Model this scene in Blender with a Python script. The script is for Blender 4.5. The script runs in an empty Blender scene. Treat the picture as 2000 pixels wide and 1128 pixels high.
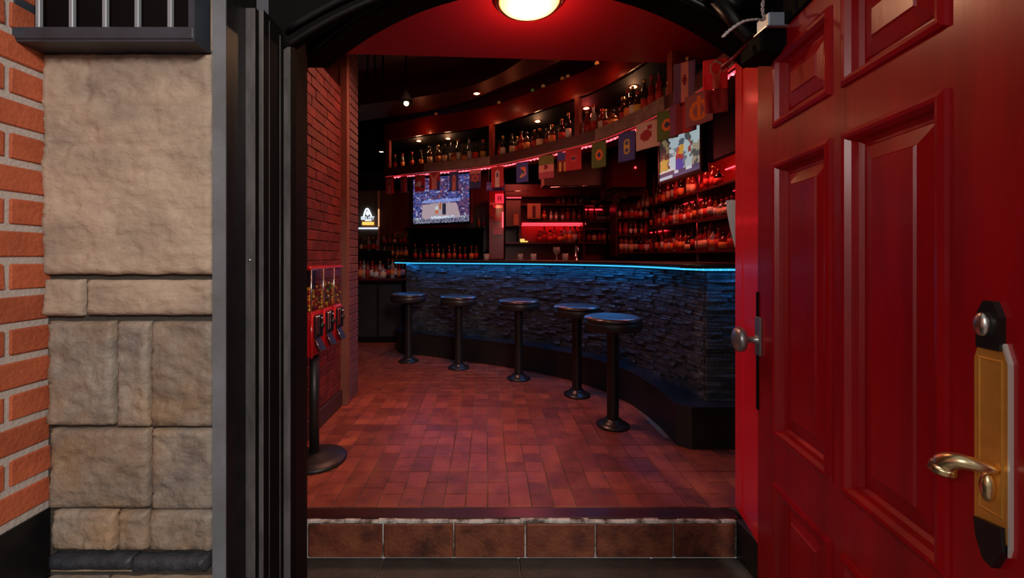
import bpy, bmesh, math, random
from mathutils import Vector, noise
random.seed(7)
R = math.radians
SC = bpy.context.scene
COL = SC.collection

# ------------------------------------------------------------------ camera
EYE = 1.16
cam_d = bpy.data.cameras.new('camera'); cam = bpy.data.objects.new('camera', cam_d); COL.objects.link(cam)
cam.location = (0, 0, EYE); cam.rotation_euler = (R(90), 0, 0)
cam_d.sensor_width = 36; cam_d.sensor_fit = 'HORIZONTAL'; cam_d.lens = 14.4
cam_d.shift_x = 0.024; cam_d.shift_y = -0.032; cam_d.clip_start = 0.05
SC.camera = cam
# ------------------------------------------------------------------ world and exposure
w = bpy.data.worlds.new('overcast'); SC.world = w; w.use_nodes = True
bg = w.node_tree.nodes['Background']; bg.inputs[0].default_value = (1.0, 0.97, 0.95, 1); bg.inputs[1].default_value = 0.24
SC.view_settings.view_transform = 'Standard'; SC.view_settings.look = 'None'
SC.view_settings.exposure = 0.0; SC.view_settings.gamma = 1; SC.view_settings.use_curve_mapping = False

def area(name, loc, rot, size, energy, color, sy=None, shape=None, spread=None):
    l = bpy.data.lights.new(name, 'AREA'); l.energy = energy; l.color = color; l.size = size
    if sy: l.shape = 'RECTANGLE'; l.size_y = sy
    if shape: l.shape = shape
    if spread: l.spread = R(spread)
    o = bpy.data.objects.new(name, l); COL.objects.link(o); o.location = loc; o.rotation_euler = rot
    return o
def point(name, loc, energy, color, r=0.03):
    l = bpy.data.lights.new(name, 'POINT'); l.energy = energy; l.color = color; l.shadow_soft_size = r
    o = bpy.data.objects.new(name, l); COL.objects.link(o); o.location = loc
    return o
# added facade lights up behind the viewer: key from right, fill from left
area('street_lamp_light', (1.1, -1.9, 2.7), (R(66), 0, R(32)), 0.9, 92, (1.0, 0.91, 0.82), shape='DISK')
area('facade_fill_light', (-2.6, -1.6, 2.4), (R(72), 0, R(-52)), 0.9, 32, (1.0, 0.90, 0.86), shape='DISK')
# bar ceiling lamps above the open floor (hidden from here by the porch ceiling)
area('bar_ceiling_light', (-0.45, 3.05, 2.92), (0, 0, 0), 0.5, 19, (1.0, 0.40, 0.27), shape='DISK', spread=128)
area('bar_ceiling_light_b', (-1.9, 4.6, 2.9), (0, 0, 0), 0.4, 9, (1.0, 0.30, 0.18), shape='DISK', spread=120)
area('back_bar_light', (1.9, 4.3, 2.45), (0, 0, 0), 0.4, 13.0, (1.0, 0.16, 0.11), shape='DISK')  # added red ambient fill over the back bar, no fixture
area('back_bar_fill_b', (0.5, 5.6, 2.45), (0, 0, 0), 0.4, 11.0, (1.0, 0.13, 0.09), shape='DISK')  # second added red fill, towards the back wall

# ------------------------------------------------------------------ materials
MATS = {}
def M(name, col, rough=0.5, metal=0.0, col2=None, ns=6.0, lo=0.35, hi=0.65, bump=0.0, bs=40.0, rand=0.0, coat=0.0, emit=None, es=0.0, stretch=None, spec=0.5, col3=None, ns3=2.0):
    m = bpy.data.materials.new(name); m.use_nodes = True
    nt = m.node_tree; N = nt.nodes; L = nt.links; b = N['Principled BSDF']
    b.inputs['Roughness'].default_value = rough; b.inputs['Metallic'].default_value = metal
    b.inputs['Coat Weight'].default_value = coat; b.inputs['Coat Roughness'].default_value = 0.15
    b.inputs['Specular IOR Level'].default_value = spec
    out = None
    geo = N.new('ShaderNodeNewGeometry'); vec = geo.outputs['Position']
    if stretch:
        mp = N.new('ShaderNodeMapping'); mp.inputs['Scale'].default_value = stretch; L.new(vec, mp.inputs['Vector']); vec = mp.outputs[0]
    def mixin(a_sock, a_col, c, scale):
        n = N.new('ShaderNodeTexNoise'); n.inputs['Scale'].default_value = scale; n.inputs['Detail'].default_value = 8; n.inputs['Roughness'].default_value = 0.62
        L.new(vec, n.inputs['Vector'])
        r = N.new('ShaderNodeMapRange'); r.inputs['From Min'].default_value = lo; r.inputs['From Max'].default_value = hi; L.new(n.outputs['Fac'], r.inputs['Value'])
        x = N.new('ShaderNodeMix'); x.data_type = 'RGBA'; L.new(r.outputs[0], x.inputs['Factor'])
        if a_sock: L.new(a_sock, x.inputs[6])
        else: x.inputs[6].default_value = (*a_col, 1)
        x.inputs[7].default_value = (*c, 1)
        return x.outputs[2]
    if col2: out = mixin(None, col, col2, ns)
    if col3: out = mixin(out, col, col3, ns3)
    if rand:
        oi = N.new('ShaderNodeObjectInfo'); hs = N.new('ShaderNodeHueSaturation')
        r = N.new('ShaderNodeMapRange'); r.inputs['To Min'].default_value = 1 - rand; r.inputs['To Max'].default_value = 1 + rand
        L.new(oi.outputs['Random'], r.inputs['Value']); L.new(r.outputs[0], hs.inputs['Value'])
        if out: L.new(out, hs.inputs['Color'])
        else: hs.inputs['Color'].default_value = (*col, 1)
        out = hs.outputs[0]
    if out: L.new(out, b.inputs['Base Color'])
    else: b.inputs['Base Color'].default_value = (*col, 1)
    if bump:
        n = N.new('ShaderNodeTexNoise'); n.inputs['Scale'].default_value = bs; n.inputs['Detail'].default_value = 8; L.new(vec, n.inputs['Vector'])
        bp = N.new('ShaderNodeBump'); bp.inputs['Strength'].default_value = bump; bp.inputs['Distance'].default_value = 0.01
        L.new(n.outputs['Fac'], bp.inputs['Height']); L.new(bp.outputs[0], b.inputs['Normal'])
    if emit: b.inputs['Emission Color'].default_value = (*emit, 1); b.inputs['Emission Strength'].default_value = es
    MATS[name] = m
    return m
def attr_mat(name, rough=0.6, emission=0.0, dots=None):
    m = bpy.data.materials.new(name); m.use_nodes = True; N = m.node_tree.nodes; L = m.node_tree.links; b = N['Principled BSDF']
    a = N.new('ShaderNodeVertexColor'); a.layer_name = 'Col'
    b.inputs['Roughness'].default_value = rough
    if emission:
        b.inputs['Base Color'].default_value = (0.01, 0.01, 0.01, 1); L.new(a.outputs[0], b.inputs['Emission Color']); b.inputs['Emission Strength'].default_value = emission
    else: L.new(a.outputs[0], b.inputs['Base Color'])
    return m

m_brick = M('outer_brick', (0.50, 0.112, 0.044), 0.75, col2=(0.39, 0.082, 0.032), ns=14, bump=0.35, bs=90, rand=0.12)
m_mortar = M('outer_mortar', (0.50, 0.43, 0.39), 0.9, bump=0.3, bs=120)
m_stone = M('sandstone', (0.50, 0.375, 0.285), 0.72, col2=(0.39, 0.285, 0.21), ns=8, bump=0.55, bs=42, rand=0.06, col3=(0.22, 0.18, 0.15), ns3=3.4, lo=0.45, hi=0.74, stretch=(1,1,1.5))
m_stone2 = M('weathered_stone', (0.33, 0.275, 0.23), 0.55, col2=(0.16, 0.135, 0.12), ns=9, bump=0.7, bs=48, rand=0.18, col3=(0.36, 0.215, 0.11), ns3=4.0, lo=0.42, hi=0.70)
m_slate = M('slate', (0.030, 0.034, 0.044), 0.5, col2=(0.06, 0.062, 0.075), ns=20, bump=0.5, bs=60, rand=0.15)
m_joint = M('stone_joint', (0.05, 0.042, 0.035), 0.9, bump=0.4, bs=80)
m_blackpaint = M('black_paint', (0.006, 0.006, 0.007), 0.4, spec=0.25, col2=(0.010, 0.009, 0.009), ns=18, bump=0.05, bs=60)
m_frame = M('dark_frame_paint', (0.12, 0.108, 0.110), 0.34, col2=(0.055, 0.050, 0.050), ns=22, bump=0.12, bs=80, stretch=(1, 1, 0.25))
m_steel = M('grey_steel_strip', (0.19, 0.20, 0.23), 0.5, col2=(0.12, 0.125, 0.135), ns=5)
m_grille = M('grille_steel', (0.30, 0.32, 0.36), 0.45, metal=0.2)
m_grillef = M('grille_frame', (0.045, 0.052, 0.070), 0.4, col2=(0.03, 0.035, 0.045), ns=12)
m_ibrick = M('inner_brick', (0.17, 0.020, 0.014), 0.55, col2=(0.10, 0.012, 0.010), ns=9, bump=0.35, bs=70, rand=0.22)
m_igrout = M('inner_grout', (0.26, 0.075, 0.06), 0.85)
m_pierbrick = M('pier_brick', (0.11, 0.050, 0.055), 0.6, col2=(0.15, 0.05, 0.05), ns=6, bump=0.3, bs=70, rand=0.15)
m_pier = M('pier_corner', (0.24, 0.075, 0.045), 0.6, col2=(0.16, 0.045, 0.03), ns=5, stretch=(1, 1, 0.3))
m_redceil = M('red_porch_ceiling', (0.40, 0.005, 0.012), 0.45)
m_tile = M('floor_tile', (0.24, 0.052, 0.030), 0.40, col2=(0.10, 0.026, 0.022), ns=10, bump=0.35, bs=40, rand=0.30, col3=(0.38, 0.10, 0.045), ns3=6, lo=0.45, hi=0.75)
m_grout = M('floor_grout', (0.05, 0.03, 0.026), 0.9, col2=(0.34, 0.27, 0.23), ns=2.2)
m_riser = M('riser_tile', (0.17, 0.042, 0.024), 0.5, col2=(0.055, 0.020, 0.015), ns=7, bump=0.5, bs=60, rand=0.1, col3=(0.24, 0.075, 0.035), ns3=11, lo=0.42, hi=0.68)
m_rgrout = M('chipped_nosing', (0.62, 0.60, 0.57), 0.8, col2=(0.10, 0.07, 0.06), ns=11, lo=0.45, hi=0.6, bump=0.4)
m_thresh = M('threshold_strip', (0.030, 0.008, 0.007), 0.3, col2=(0.06, 0.014, 0.01), ns=8, stretch=(0.3, 2, 1))
m_landing = M('landing_stone', (0.030, 0.028, 0.027), 0.55, col2=(0.055, 0.050, 0.046), ns=6, bump=0.3, bs=50, rand=0.1)
m_doorred = M('door_red', (0.42, 0.002, 0.006), 0.30, col2=(0.27, 0.002, 0.005), ns=6, stretch=(2, 2, 0.25), coat=0.12, bump=0.04, bs=30)
m_jambred = M('jamb_red', (0.90, 0.012, 0.025), 0.35, coat=0.4)
m_brass = M('brass', (0.85, 0.40, 0.07), 0.42, metal=0.45, col2=(0.70, 0.31, 0.05), ns=14)
m_brass2 = M('polished_brass', (0.95, 0.76, 0.42), 0.27, metal=1.0)
m_silver = M('silver_edge', (0.80, 0.78, 0.72), 0.28, metal=1.0)
m_darkmetal = M('dark_metal', (0.05, 0.048, 0.048), 0.38, metal=0.8)
m_knob = M('pewter', (0.42, 0.41, 0.42), 0.32, metal=0.8)
m_bstone = M('bar_stone', (0.040, 0.042, 0.052), 0.45, col2=(0.085, 0.085, 0.10), ns=14, bump=0.8, bs=60, rand=0.45)
m_barbody = M('bar_body', (0.010, 0.010, 0.012), 0.6)
m_plinth = M('plinth_black', (0.010, 0.009, 0.009), 0.45, col2=(0.015, 0.013, 0.012), ns=8)
m_bartop = M('bar_top', (0.14, 0.020, 0.020), 0.25, col2=(0.06, 0.010, 0.010), ns=5, coat=0.5)
m_vinyl = M('black_vinyl', (0.022, 0.020, 0.022), 0.33, coat=0.6)
m_vinylside = M('black_vinyl_side', (0.018, 0.017, 0.017), 0.38)
m_stoolmetal = M('black_column', (0.022, 0.021, 0.022), 0.3, metal=0.3)
m_ceil = M('dark_ceiling', (0.055, 0.008, 0.008), 0.5)
m_beam = M('dark_red_beam', (0.14, 0.012, 0.008), 0.32, coat=0.2)
m_black = M('matt_black', (0.005, 0.004, 0.004), 0.7, spec=0.08)
m_dark = M('dark_interior_wall', (0.030, 0.006, 0.006), 0.6)
m_fascia = M('fascia_wood', (0.10, 0.028, 0.026), 0.45, col2=(0.07, 0.018, 0.018), ns=6, stretch=(1, 1, 5))
m_plank = M('grey_plank', (0.28, 0.17, 0.14), 0.6, col2=(0.16, 0.10, 0.09), ns=16, bump=0.2)
m_post = M('post_wood', (0.22, 0.020, 0.014), 0.5)
m_shelf = M('shelf_wood', (0.055, 0.010, 0.009), 0.35)
m_redled = M('red_led', (0.3, 0.01, 0.01), 0.5, emit=(1.0, 0.03, 0.045), es=7)
m_redledlow = M('red_led_glow', (0.3, 0.01, 0.01), 0.5, emit=(1.0, 0.02, 0.035), es=5)
m_cyan = M('cyan_led', (0.02, 0.2, 0.3), 0.5, emit=(0.04, 0.47, 1.0), es=1.5)
m_cyandot = M('cyan_led_dot', (0.02, 0.2, 0.3), 0.5, emit=(0.16, 0.80, 1.0), es=1.3)
m_warm = M('warm_bulb', (0.8, 0.7, 0.5), 0.5, emit=(1.0, 0.62, 0.33), es=9)
m_porchlamp = M('porch_lamp_glass', (0.9, 0.8, 0.6), 0.5, emit=(1.0, 0.62, 0.22), es=1.75)
m_copper = M('copper_trim', (0.75, 0.28, 0.14), 0.25, metal=1.0)
m_white = M('white_paper', (0.85, 0.82, 0.82), 0.7)
m_chrome = M('chrome', (0.7, 0.7, 0.7), 0.15, metal=1.0)
m_candyred = M('candy_red', (0.50, 0.006, 0.010), 0.22, coat=0.6)
m_screenbody = M('tv_black', (0.008, 0.008, 0.012), 0.3)
m_silverblue = M('closer_cover', (0.42, 0.50, 0.60), 0.35, metal=0.3)
m_cable = M('twisted_cable', (0.55, 0.48, 0.46), 0.35)
m_pale = M('pale_board', (0.34, 0.20, 0.10), 0.7, col2=(0.22, 0.12, 0.07), ns=9)
m_greyglass = M('smoky_panel', (0.06, 0.052, 0.042), 0.5, col2=(0.14, 0.115, 0.085), ns=3)
m_cord = M('string', (0.35, 0.25, 0.22), 0.7)
def glass_thin(name, tint=(0.9, 0.9, 0.9), fac=0.12):
    m = bpy.data.materials.new(name); m.use_nodes = True; N = m.node_tree.nodes; L = m.node_tree.links
    for n in list(N): N.remove(n)
    o = N.new('ShaderNodeOutputMaterial'); t = N.new('ShaderNodeBsdfTransparent'); g = N.new('ShaderNodeBsdfGlossy'); x = N.new('ShaderNodeMixShader')
    t.inputs[0].default_value = (*tint, 1); g.inputs['Roughness'].default_value = 0.05; x.inputs[0].default_value = fac
    L.new(t.outputs[0], x.inputs[1]); L.new(g.outputs[0], x.inputs[2]); L.new(x.outputs[0], o.inputs[0])
    return m
m_glass = glass_thin('thin_glass')

# ------------------------------------------------------------------ mesh helpers
ORG = {}
class MB:
    def __init__(s): s.v = []; s.f = []; s.smooth = set()
    def add(s, vs, fs, smooth=False):
        k = len(s.v); s.v += [tuple(v) for v in vs]
        for f in fs:
            if smooth: s.smooth.add(len(s.f))
            s.f.append(tuple(i + k for i in f))
        return s
    def box(s, x0, x1, y0, y1, z0, z1):
        return s.add([(x0,y0,z0),(x1,y0,z0),(x1,y1,z0),(x0,y1,z0),(x0,y0,z1),(x1,y0,z1),(x1,y1,z1),(x0,y1,z1)],
                     [(0,3,2,1),(4,5,6,7),(0,1,5,4),(1,2,6,5),(2,3,7,6),(3,0,4,7)])
    def cbox(s, x0, x1, y0, y1, z0, z1, c=0.004):
        # box with all vertical and front/top edges chamfered a little (octagonal section extruded with inset caps)
        def ring(i, z): return [(x0+i+c,y0+i,z),(x1-i-c,y0+i,z),(x1-i,y0+i+c,z),(x1-i,y1-i-c,z),(x1-i-c,y1-i,z),(x0+i+c,y1-i,z),(x0+i,y1-i-c,z),(x0+i,y0+i+c,z)]
        rs = [ring(c, z0), ring(0, z0+c), ring(0, z1-c), ring(c, z1)]
        vs = [p for r in rs for p in r]; fs = [tuple(range(7,-1,-1)), tuple(range(24,32))]
        for k in range(3):
            for i in range(8): j = (i+1) % 8; fs.append((k*8+i, k*8+j, k*8+8+j, k*8+8+i))
        return s.add(vs, fs)
    def prism(s, poly, z0, z1):
        n = len(poly); A = sum(poly[i][0]*poly[(i+1)%n][1]-poly[(i+1)%n][0]*poly[i][1] for i in range(n))
        if A < 0: poly = poly[::-1]
        return s.add([(x,y,z0) for x,y in poly]+[(x,y,z1) for x,y in poly], [tuple(range(n-1,-1,-1)), tuple(range(n,2*n))]+[(i,(i+1)%n,n+(i+1)%n,n+i) for i in range(n)])
    def prism_y(s, poly, y0, y1):   # poly in x,z
        n = len(poly); A = sum(poly[i][0]*poly[(i+1)%n][1]-poly[(i+1)%n][0]*poly[i][1] for i in range(n))
        if A < 0: poly = poly[::-1]
        return s.add([(x,y0,z) for x,z in poly]+[(x,y1,z) for x,z in poly], [tuple(range(n)), tuple(range(2*n-1,n-1,-1))]+[(i,n+i,n+(i+1)%n,(i+1)%n) for i in range(n)])
    def strip(s, o, i, z0, z1):     # closed band between outer and inner polylines
        n = len(o); vs = []
        for a, b in zip(o, i): vs += [(a[0],a[1],z0),(b[0],b[1],z0),(b[0],b[1],z1),(a[0],a[1],z1)]
        fs = [(0,1,2,3), (4*n-1,4*n-2,4*n-3,4*n-4)]
        for k in range(n-1):
            a = 4*k; b = a+4
            fs += [(a,b,b+1,a+1),(a+1,b+1,b+2,a+2),(a+2,b+2,b+3,a+3),(a+3,b+3,b,a)]
        return s.add(vs, fs)
    def lathe(s, prof, c=(0,0,0), n=20, smooth=True):
        vs = []; fs = []
        for r, z in prof:
            for k in range(n): a = 2*math.pi*k/n; vs.append((c[0]+r*math.cos(a), c[1]+r*math.sin(a), c[2]+z))
        for j in range(len(prof)-1):
            for k in range(n): q = (k+1) % n; fs.append((j*n+k, j*n+q, (j+1)*n+q, (j+1)*n+k))
        s.add(vs, fs, smooth); k = len(s.v)-len(vs)
        s.f.append(tuple(k+i for i in range(n-1,-1,-1))); s.f.append(tuple(k+(len(prof)-1)*n+i for i in range(n)))
        return s
    def tube(s, path, r, n=8, smooth=True):
        P = [Vector(p) for p in path]; rs = r if isinstance(r, (list, tuple)) else [r]*len(P); vs = []; fs = []
        up = Vector((0,0,1))
        for i, p in enumerate(P):
            d = (P[min(i+1,len(P)-1)]-P[max(i-1,0)]).normalized()
            u = up if abs(d.dot(up)) < 0.9 else Vector((0,1,0))
            a = d.cross(u).normalized(); b = d.cross(a).normalized()
            for k in range(n): t = 2*math.pi*k/n; vs.append(p+a*(rs[i]*math.cos(t))+b*(rs[i]*math.sin(t)))
        for j in range(len(P)-1):
            for k in range(n): q = (k+1) % n; fs.append((j*n+k,(j+1)*n+k,(j+1)*n+q,j*n+q))
        s.add(vs, fs, smooth); k = len(s.v)-len(vs)
        s.f.append(tuple(k+i for i in range(n))); s.f.append(tuple(k+(len(P)-1)*n+i for i in range(n-1,-1,-1)))
        return s
    def sphere(s, c, r, n=10, m=6, sq=(1,1,1)):
        prof = [(r*math.sin(math.pi*j/m), -r*math.cos(math.pi*j/m)) for j in range(m+1)]
        prof[0] = (r*0.02, -r); prof[-1] = (r*0.02, r)
        vs0 = len(s.v); s.lathe(prof, (0,0,0), n)
        for i in range(vs0, len(s.v)): x,y,z = s.v[i]; s.v[i] = (c[0]+x*sq[0], c[1]+y*sq[1], c[2]+z*sq[2])
        return s
    def loft(s, x0, x1, z0, z1, prof):   # nested rectangles in the x,z plane: (inset, y); last one filled
        vs = []; fs = []
        for i, y in prof: vs += [(x0+i,y,z0+i),(x1-i,y,z0+i),(x1-i,y,z1-i),(x0+i,y,z1-i)]
        for k in range(len(prof)-1):
            for j in range(4): q = (j+1) % 4; fs.append((4*k+j,4*k+q,4*k+4+q,4*k+4+j))
        k = 4*(len(prof)-1); fs.append((k,k+1,k+2,k+3))
        return s.add(vs, fs)
    def mesh(s, name, mat):
        me = bpy.data.meshes.new(name); me.from_pydata(s.v, [], s.f)
        for i in s.smooth: me.polygons[i].use_smooth = True
        if mat: me.materials.append(mat)
        me.update(); return me
    def build(s, name, mat, parent=None, kind=None, label=None):
        """verts in world coordinates; a parent's location is taken off"""
        if parent is not None:
            w = ORG[parent.name]
            if w != (0,0,0): s.v = [(x-w[0],y-w[1],z-w[2]) for x,y,z in s.v]
        o = bpy.data.objects.new(name, s.mesh(name, mat)); COL.objects.link(o)
        if parent is not None: o.parent = parent; ORG[o.name] = ORG[parent.name]
        else: ORG[o.name] = (0,0,0)
        if kind: o['kind'] = kind
        if label: o['label'] = label
        return o
def thing(name, label, cat, loc=(0,0,0), rz=0, group=None, rx=0, ry=0):
    o = bpy.data.objects.new(name, None); COL.objects.link(o); o.empty_display_size = 0.05
    o.location = loc; o.rotation_euler = (rx, ry, rz); o['label'] = label; o['category'] = cat
    if group: o['group'] = group
    ORG[o.name] = (0,0,0) if (rz or rx or ry) else tuple(loc)
    return o
def local(name, label, cat, loc=(0,0,0), rz=0, group=None, rx=0, ry=0):
    o = thing(name, label, cat, loc, rz, group, rx, ry); ORG[o.name] = (0,0,0); return o
def tag(o, label, cat, group=None):
    o['label'] = label; o['category'] = cat
    if group: o['group'] = group
    return o
def copy_tree(o, parent=None):
    c = o.copy(); COL.objects.link(c); ORG[c.name] = ORG.get(o.name, (0,0,0))
    if parent is not None: c.parent = parent
    for ch in KIDS.get(o.name, []): KIDS.setdefault(c.name, []).append(copy_tree(ch, c))
    return c
KIDS = {}
def kids(root, *objs):
    KIDS.setdefault(root.name, []).extend(objs)
def place(src, name, parent, loc, rot=(0,0,0), scale=(1,1,1), mat=None):
    o = bpy.data.objects.new(name, src); COL.objects.link(o); o.parent = parent
    o.location = loc; o.rotation_euler = rot; o.scale = scale
    return o
def smooth_path(P, n=8):
    out = []
    for i in range(len(P)-1):
        p0 = P[max(i-1,0)]; p1 = P[i]; p2 = P[i+1]; p3 = P[min(i+2,len(P)-1)]
        for k in range(n):
            t = k/n; out.append(tuple(0.5*(2*p1[c]+(p2[c]-p0[c])*t+(2*p0[c]-5*p1[c]+4*p2[c]-p3[c])*t*t+(3*p1[c]-p0[c]-3*p2[c]+p3[c])*t**3) for c in range(len(p1))))
    out.append(tuple(P[-1])); return out
def offset(P, d):   # positive = to the right of travel
    out = []
    for i in range(len(P)):
        a = P[max(i-1,0)]; b = P[min(i+1,len(P)-1)]; dx, dy = b[0]-a[0], b[1]-a[1]; l = math.hypot(dx,dy) or 1
        out.append((P[i][0]+dy/l*d, P[i][1]-dx/l*d))
    return out
def arclen(P):
    s = [0]
    for a, b in zip(P, P[1:]): s.append(s[-1]+math.hypot(b[0]-a[0], b[1]-a[1]))
    return s
def at_len(P, S, t):
    t = max(0, min(S[-1]-1e-6, t))
    for i in range(len(S)-1):
        if S[i+1] > t:
            u = (t-S[i])/(S[i+1]-S[i]); a, b = P[i], P[i+1]
            return (a[0]+(b[0]-a[0])*u, a[1]+(b[1]-a[1])*u), math.atan2(b[1]-a[1], b[0]-a[0])
def painted(name, mat, w, h, nx, ny, fn, parent=None, wave=0.0, thick=0.0, loc=None, rz=0, seed=0):
    """grid in local x,z facing -y, centred in x, hanging down from z=0; fn(u,v)->rgb, v=0 bottom"""
    vs = []; fs = []; cols = []
    for j in range(ny+1):
        for i in range(nx+1):
            u, v = i/nx, j/ny; y = wave*math.sin(u*7+seed)*(1-v*0.6)+wave*0.6*math.sin(u*13+v*4+seed*2)*(1-v)
            vs.append(((u-0.5)*w, y, (v-1)*h))
    for j in range(ny):
        for i in range(nx):
            a = j*(nx+1)+i; fs.append((a,a+1,a+nx+2,a+nx+1)); cols.append(fn((i+.5)/nx,(j+.5)/ny))
    if thick:
        k = len(vs); vs += [(x,y+thick,z) for x,y,z in vs]
        edge = [i for i in range(nx+1)]+[j*(nx+1)+nx for j in range(1,ny+1)]+[ny*(nx+1)+i for i in range(nx-1,-1,-1)]+[j*(nx+1) for j in range(ny-1,0,-1)]
        n0 = nx*ny
        for q in range(n0): f = fs[q]; fs.append(tuple(k+t for t in f[::-1])); cols.append(cols[q])
        for a, b in zip(edge, edge[1:]+edge[:1]): fs.append((b,a,a+k,b+k)); cols.append((.1,.05,.05))
    me = bpy.data.meshes.new(name); me.from_pydata(vs, [], fs)
    at = me.color_attributes.new('Col', 'FLOAT_COLOR', 'CORNER'); q = 0
    for f, c in zip(fs, cols):
        for _ in f: at.data[q].color = (*c, 1); q += 1
    me.materials.append(mat)
    if wave:
        for p in me.polygons: p.use_smooth = True
    o = bpy.data.objects.new(name, me); COL.objects.link(o)
    if parent is not None: o.parent = parent
    if loc: o.location = loc
    o.rotation_euler = (0,0,rz); ORG[o.name] = (0,0,0)
    return o
ORD = 'first second third fourth fifth sixth seventh eighth ninth tenth eleventh twelfth thirteenth fourteenth fifteenth sixteenth seventeenth eighteenth nineteenth twentieth twenty-first twenty-second twenty-third twenty-fourth twenty-fifth twenty-sixth'.split()

# ================================================================== SETTING
# curves of the bar (far end to near end)
BAR = smooth_path([(-0.98,4.98),(-.6,4.86),(-.3,4.73),(.25,4.48),(.6,4.25),(.85,4.02),(1.07,3.75),(1.2,3.5),(1.3,3.22),(1.355,2.9),(1.375,2.567)], 6)
PLI = smooth_path([(-1.16,5.20),(-1.10,5.0),(-.98,4.86),(-.69,4.76),(-.37,4.59),(.027,4.38),(.39,4.16),(.72,3.88),(.90,3.68),(1.03,3.46),(1.13,3.19),(1.17,2.92),(1.175,2.70),(1.16,2.515)], 5)
CAN = smooth_path([(-1.22,4.85),(-.69,4.58),(-.35,4.45),(.043,4.25),(.30,4.02),(.596,3.70),(.876,3.37),(1.04,3.03),(1.16,2.62),(1.205,2.29),(1.21,2.0)], 6)
plinth_poly = PLI + [(1.227,2.46),(2.55,2.46),(2.55,3.05),(2.1,3.1),(1.8,3.9),(1.2,4.7),(.6,5.1),(-.6,5.42),(-1.14,5.44)]
def inpoly(x, y, P):
    c = False; n = len(P)
    for i in range(n):
        x1,y1 = P[i]; x2,y2 = P[(i+1)%n]
        if (y1 > y) != (y2 > y) and x < (x2-x1)*(y-y1)/(y2-y1)+x1: c = not c
    return c

fl = MB().box(-3.2, 2.7, 1.895, 7.0, -0.2, -0.006).build('floor', m_grout, kind='structure')
MB().box(-4.5, 3.5, -6, 1.812, -0.30, -0.176).build('floor_landing', m_grout, kind='structure')
land = bpy.data.objects['floor_landing']
for x0, x1 in ((-1.1,-0.46),(-0.455,0.135),(0.14,0.72),(0.725,1.30)):
    MB().cbox(x0, x1, 1.10, 1.808, -0.178, -0.168, 0.003).build('paving_slab', m_landing, land)
MB().cbox(-1.1, -0.2, 0.3, 1.095, -0.178, -0.168, 0.003).build('paving_slab', m_landing, land)
MB().cbox(-0.195, 0.9, 0.3, 1.095, -0.178, -0.168, 0.003).build('paving_slab', m_landing, land)

# floor tiles in sheets of three by three
rows = []
def tile_piece(x0, x1, y0, y1):
    rows.append((x0, x1, y0, y1))
SH = 0.31
for r in range(0, 13):
    for c in range(-9, 6):
        for k in range(3):
            x0 = c*SH+k*SH/3; x1 = x0+SH/3; y0 = 1.898+r*SH
            cut = random.choice([(1/3,2/3),(1/3,),(2/3,),(1/2,),(1/2,),(1/3,2/3)])
            ys = [0, *cut, 1]
            xm = (x0+x1)/2; ym = y0+SH/2
            if xm < -1.13 and y0 < 3.42: continue
            if xm > 2.4 or y0 > 5.5 or (xm < -2.2): continue
            for a, b in zip(ys, ys[1:]):
                if inpoly(xm, y0+(a+b)/2*SH+0.05, plinth_poly) and inpoly(xm, y0+b*SH, plinth_poly) and inpoly(xm, y0+a*SH-.06, plinth_poly): continue
                tile_piece(x0+.0019, x1-.0019, y0+a*SH+.0022, y0+b*SH-.0022)
rows.sort(key=lambda t: t[2]+abs(t[0])*0.2)
tile_src = {}
def chamf(wd, dp, h, c):
    return MB().add([(-wd,-dp,0),(wd,-dp,0),(wd,dp,0),(-wd,dp,0),(-wd,-dp,h-c),(wd,-dp,h-c),(wd,dp,h-c),(-wd,dp,h-c),(-wd+c,-dp+c,h),(wd-c,-dp+c,h),(wd-c,dp-c,h),(-wd+c,dp-c,h)],
        [(0,3,2,1),(0,1,5,4),(1,2,6,5),(2,3,7,6),(3,0,4,7),(4,5,9,8),(5,6,10,9),(6,7,11,10),(7,4,8,11),(8,9,10,11)])
rest = MB()
for i, (x0,x1,y0,y1) in enumerate(rows):
    wd, dp = (x1-x0)/2, (y1-y0)/2
    h = 0.006+random.uniform(-.0008,.0008)
    if i < 300:
        key = round(dp, 3)
        if key not in tile_src: tile_src[key] = chamf(wd, dp, 0.006, 0.0016).mesh('tile', m_tile)
        place(tile_src[key], 'tile', fl, ((x0+x1)/2, (y0+y1)/2, -0.006+random.uniform(-.0008,.0008)), (random.uniform(-.004,.004), random.uniform(-.004,.004), 0))
    else:
        t = chamf(wd, dp, h, .0016); rest.add([(x+(x0+x1)/2, y+(y0+y1)/2, z-0.006) for x,y,z in t.v], t.f)
rest.build('tile_field', m_tile, fl, kind='stuff')

# step
stp = MB().box(-1.14, 1.12, 1.815, 1.896, -0.172, -0.012).build('trim_1', m_rgrout, kind='structure')
MB().cbox(-1.14, 1.12, 1.822, 1.894, -0.014, -0.001, 0.003).build('threshold_strip', m_thresh, stp)
nb = MB()
prev = -1.14
random.seed(3)
xs = [-1.14,-.795,-.4605,-.148,.168,.477,.821,1.095]
for a, b in zip(xs, xs[1:]):
    MB().cbox(a+.004, b-.004, 1.803, 1.82, -0.168, -0.020, 0.004).build('riser_tile', m_riser, stp)
x = -1.14
nose = []
while x < 1.10:
    q = min(1.10, x+random.uniform(.03,.09)); nb.cbox(x, q, 1.806+random.uniform(0,.004), 1.826, -0.020, -0.003-random.uniform(0,.006), 0.002); x = q
nb.build('chipped_nosing', m_rgrout, stp, kind='stuff')

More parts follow.
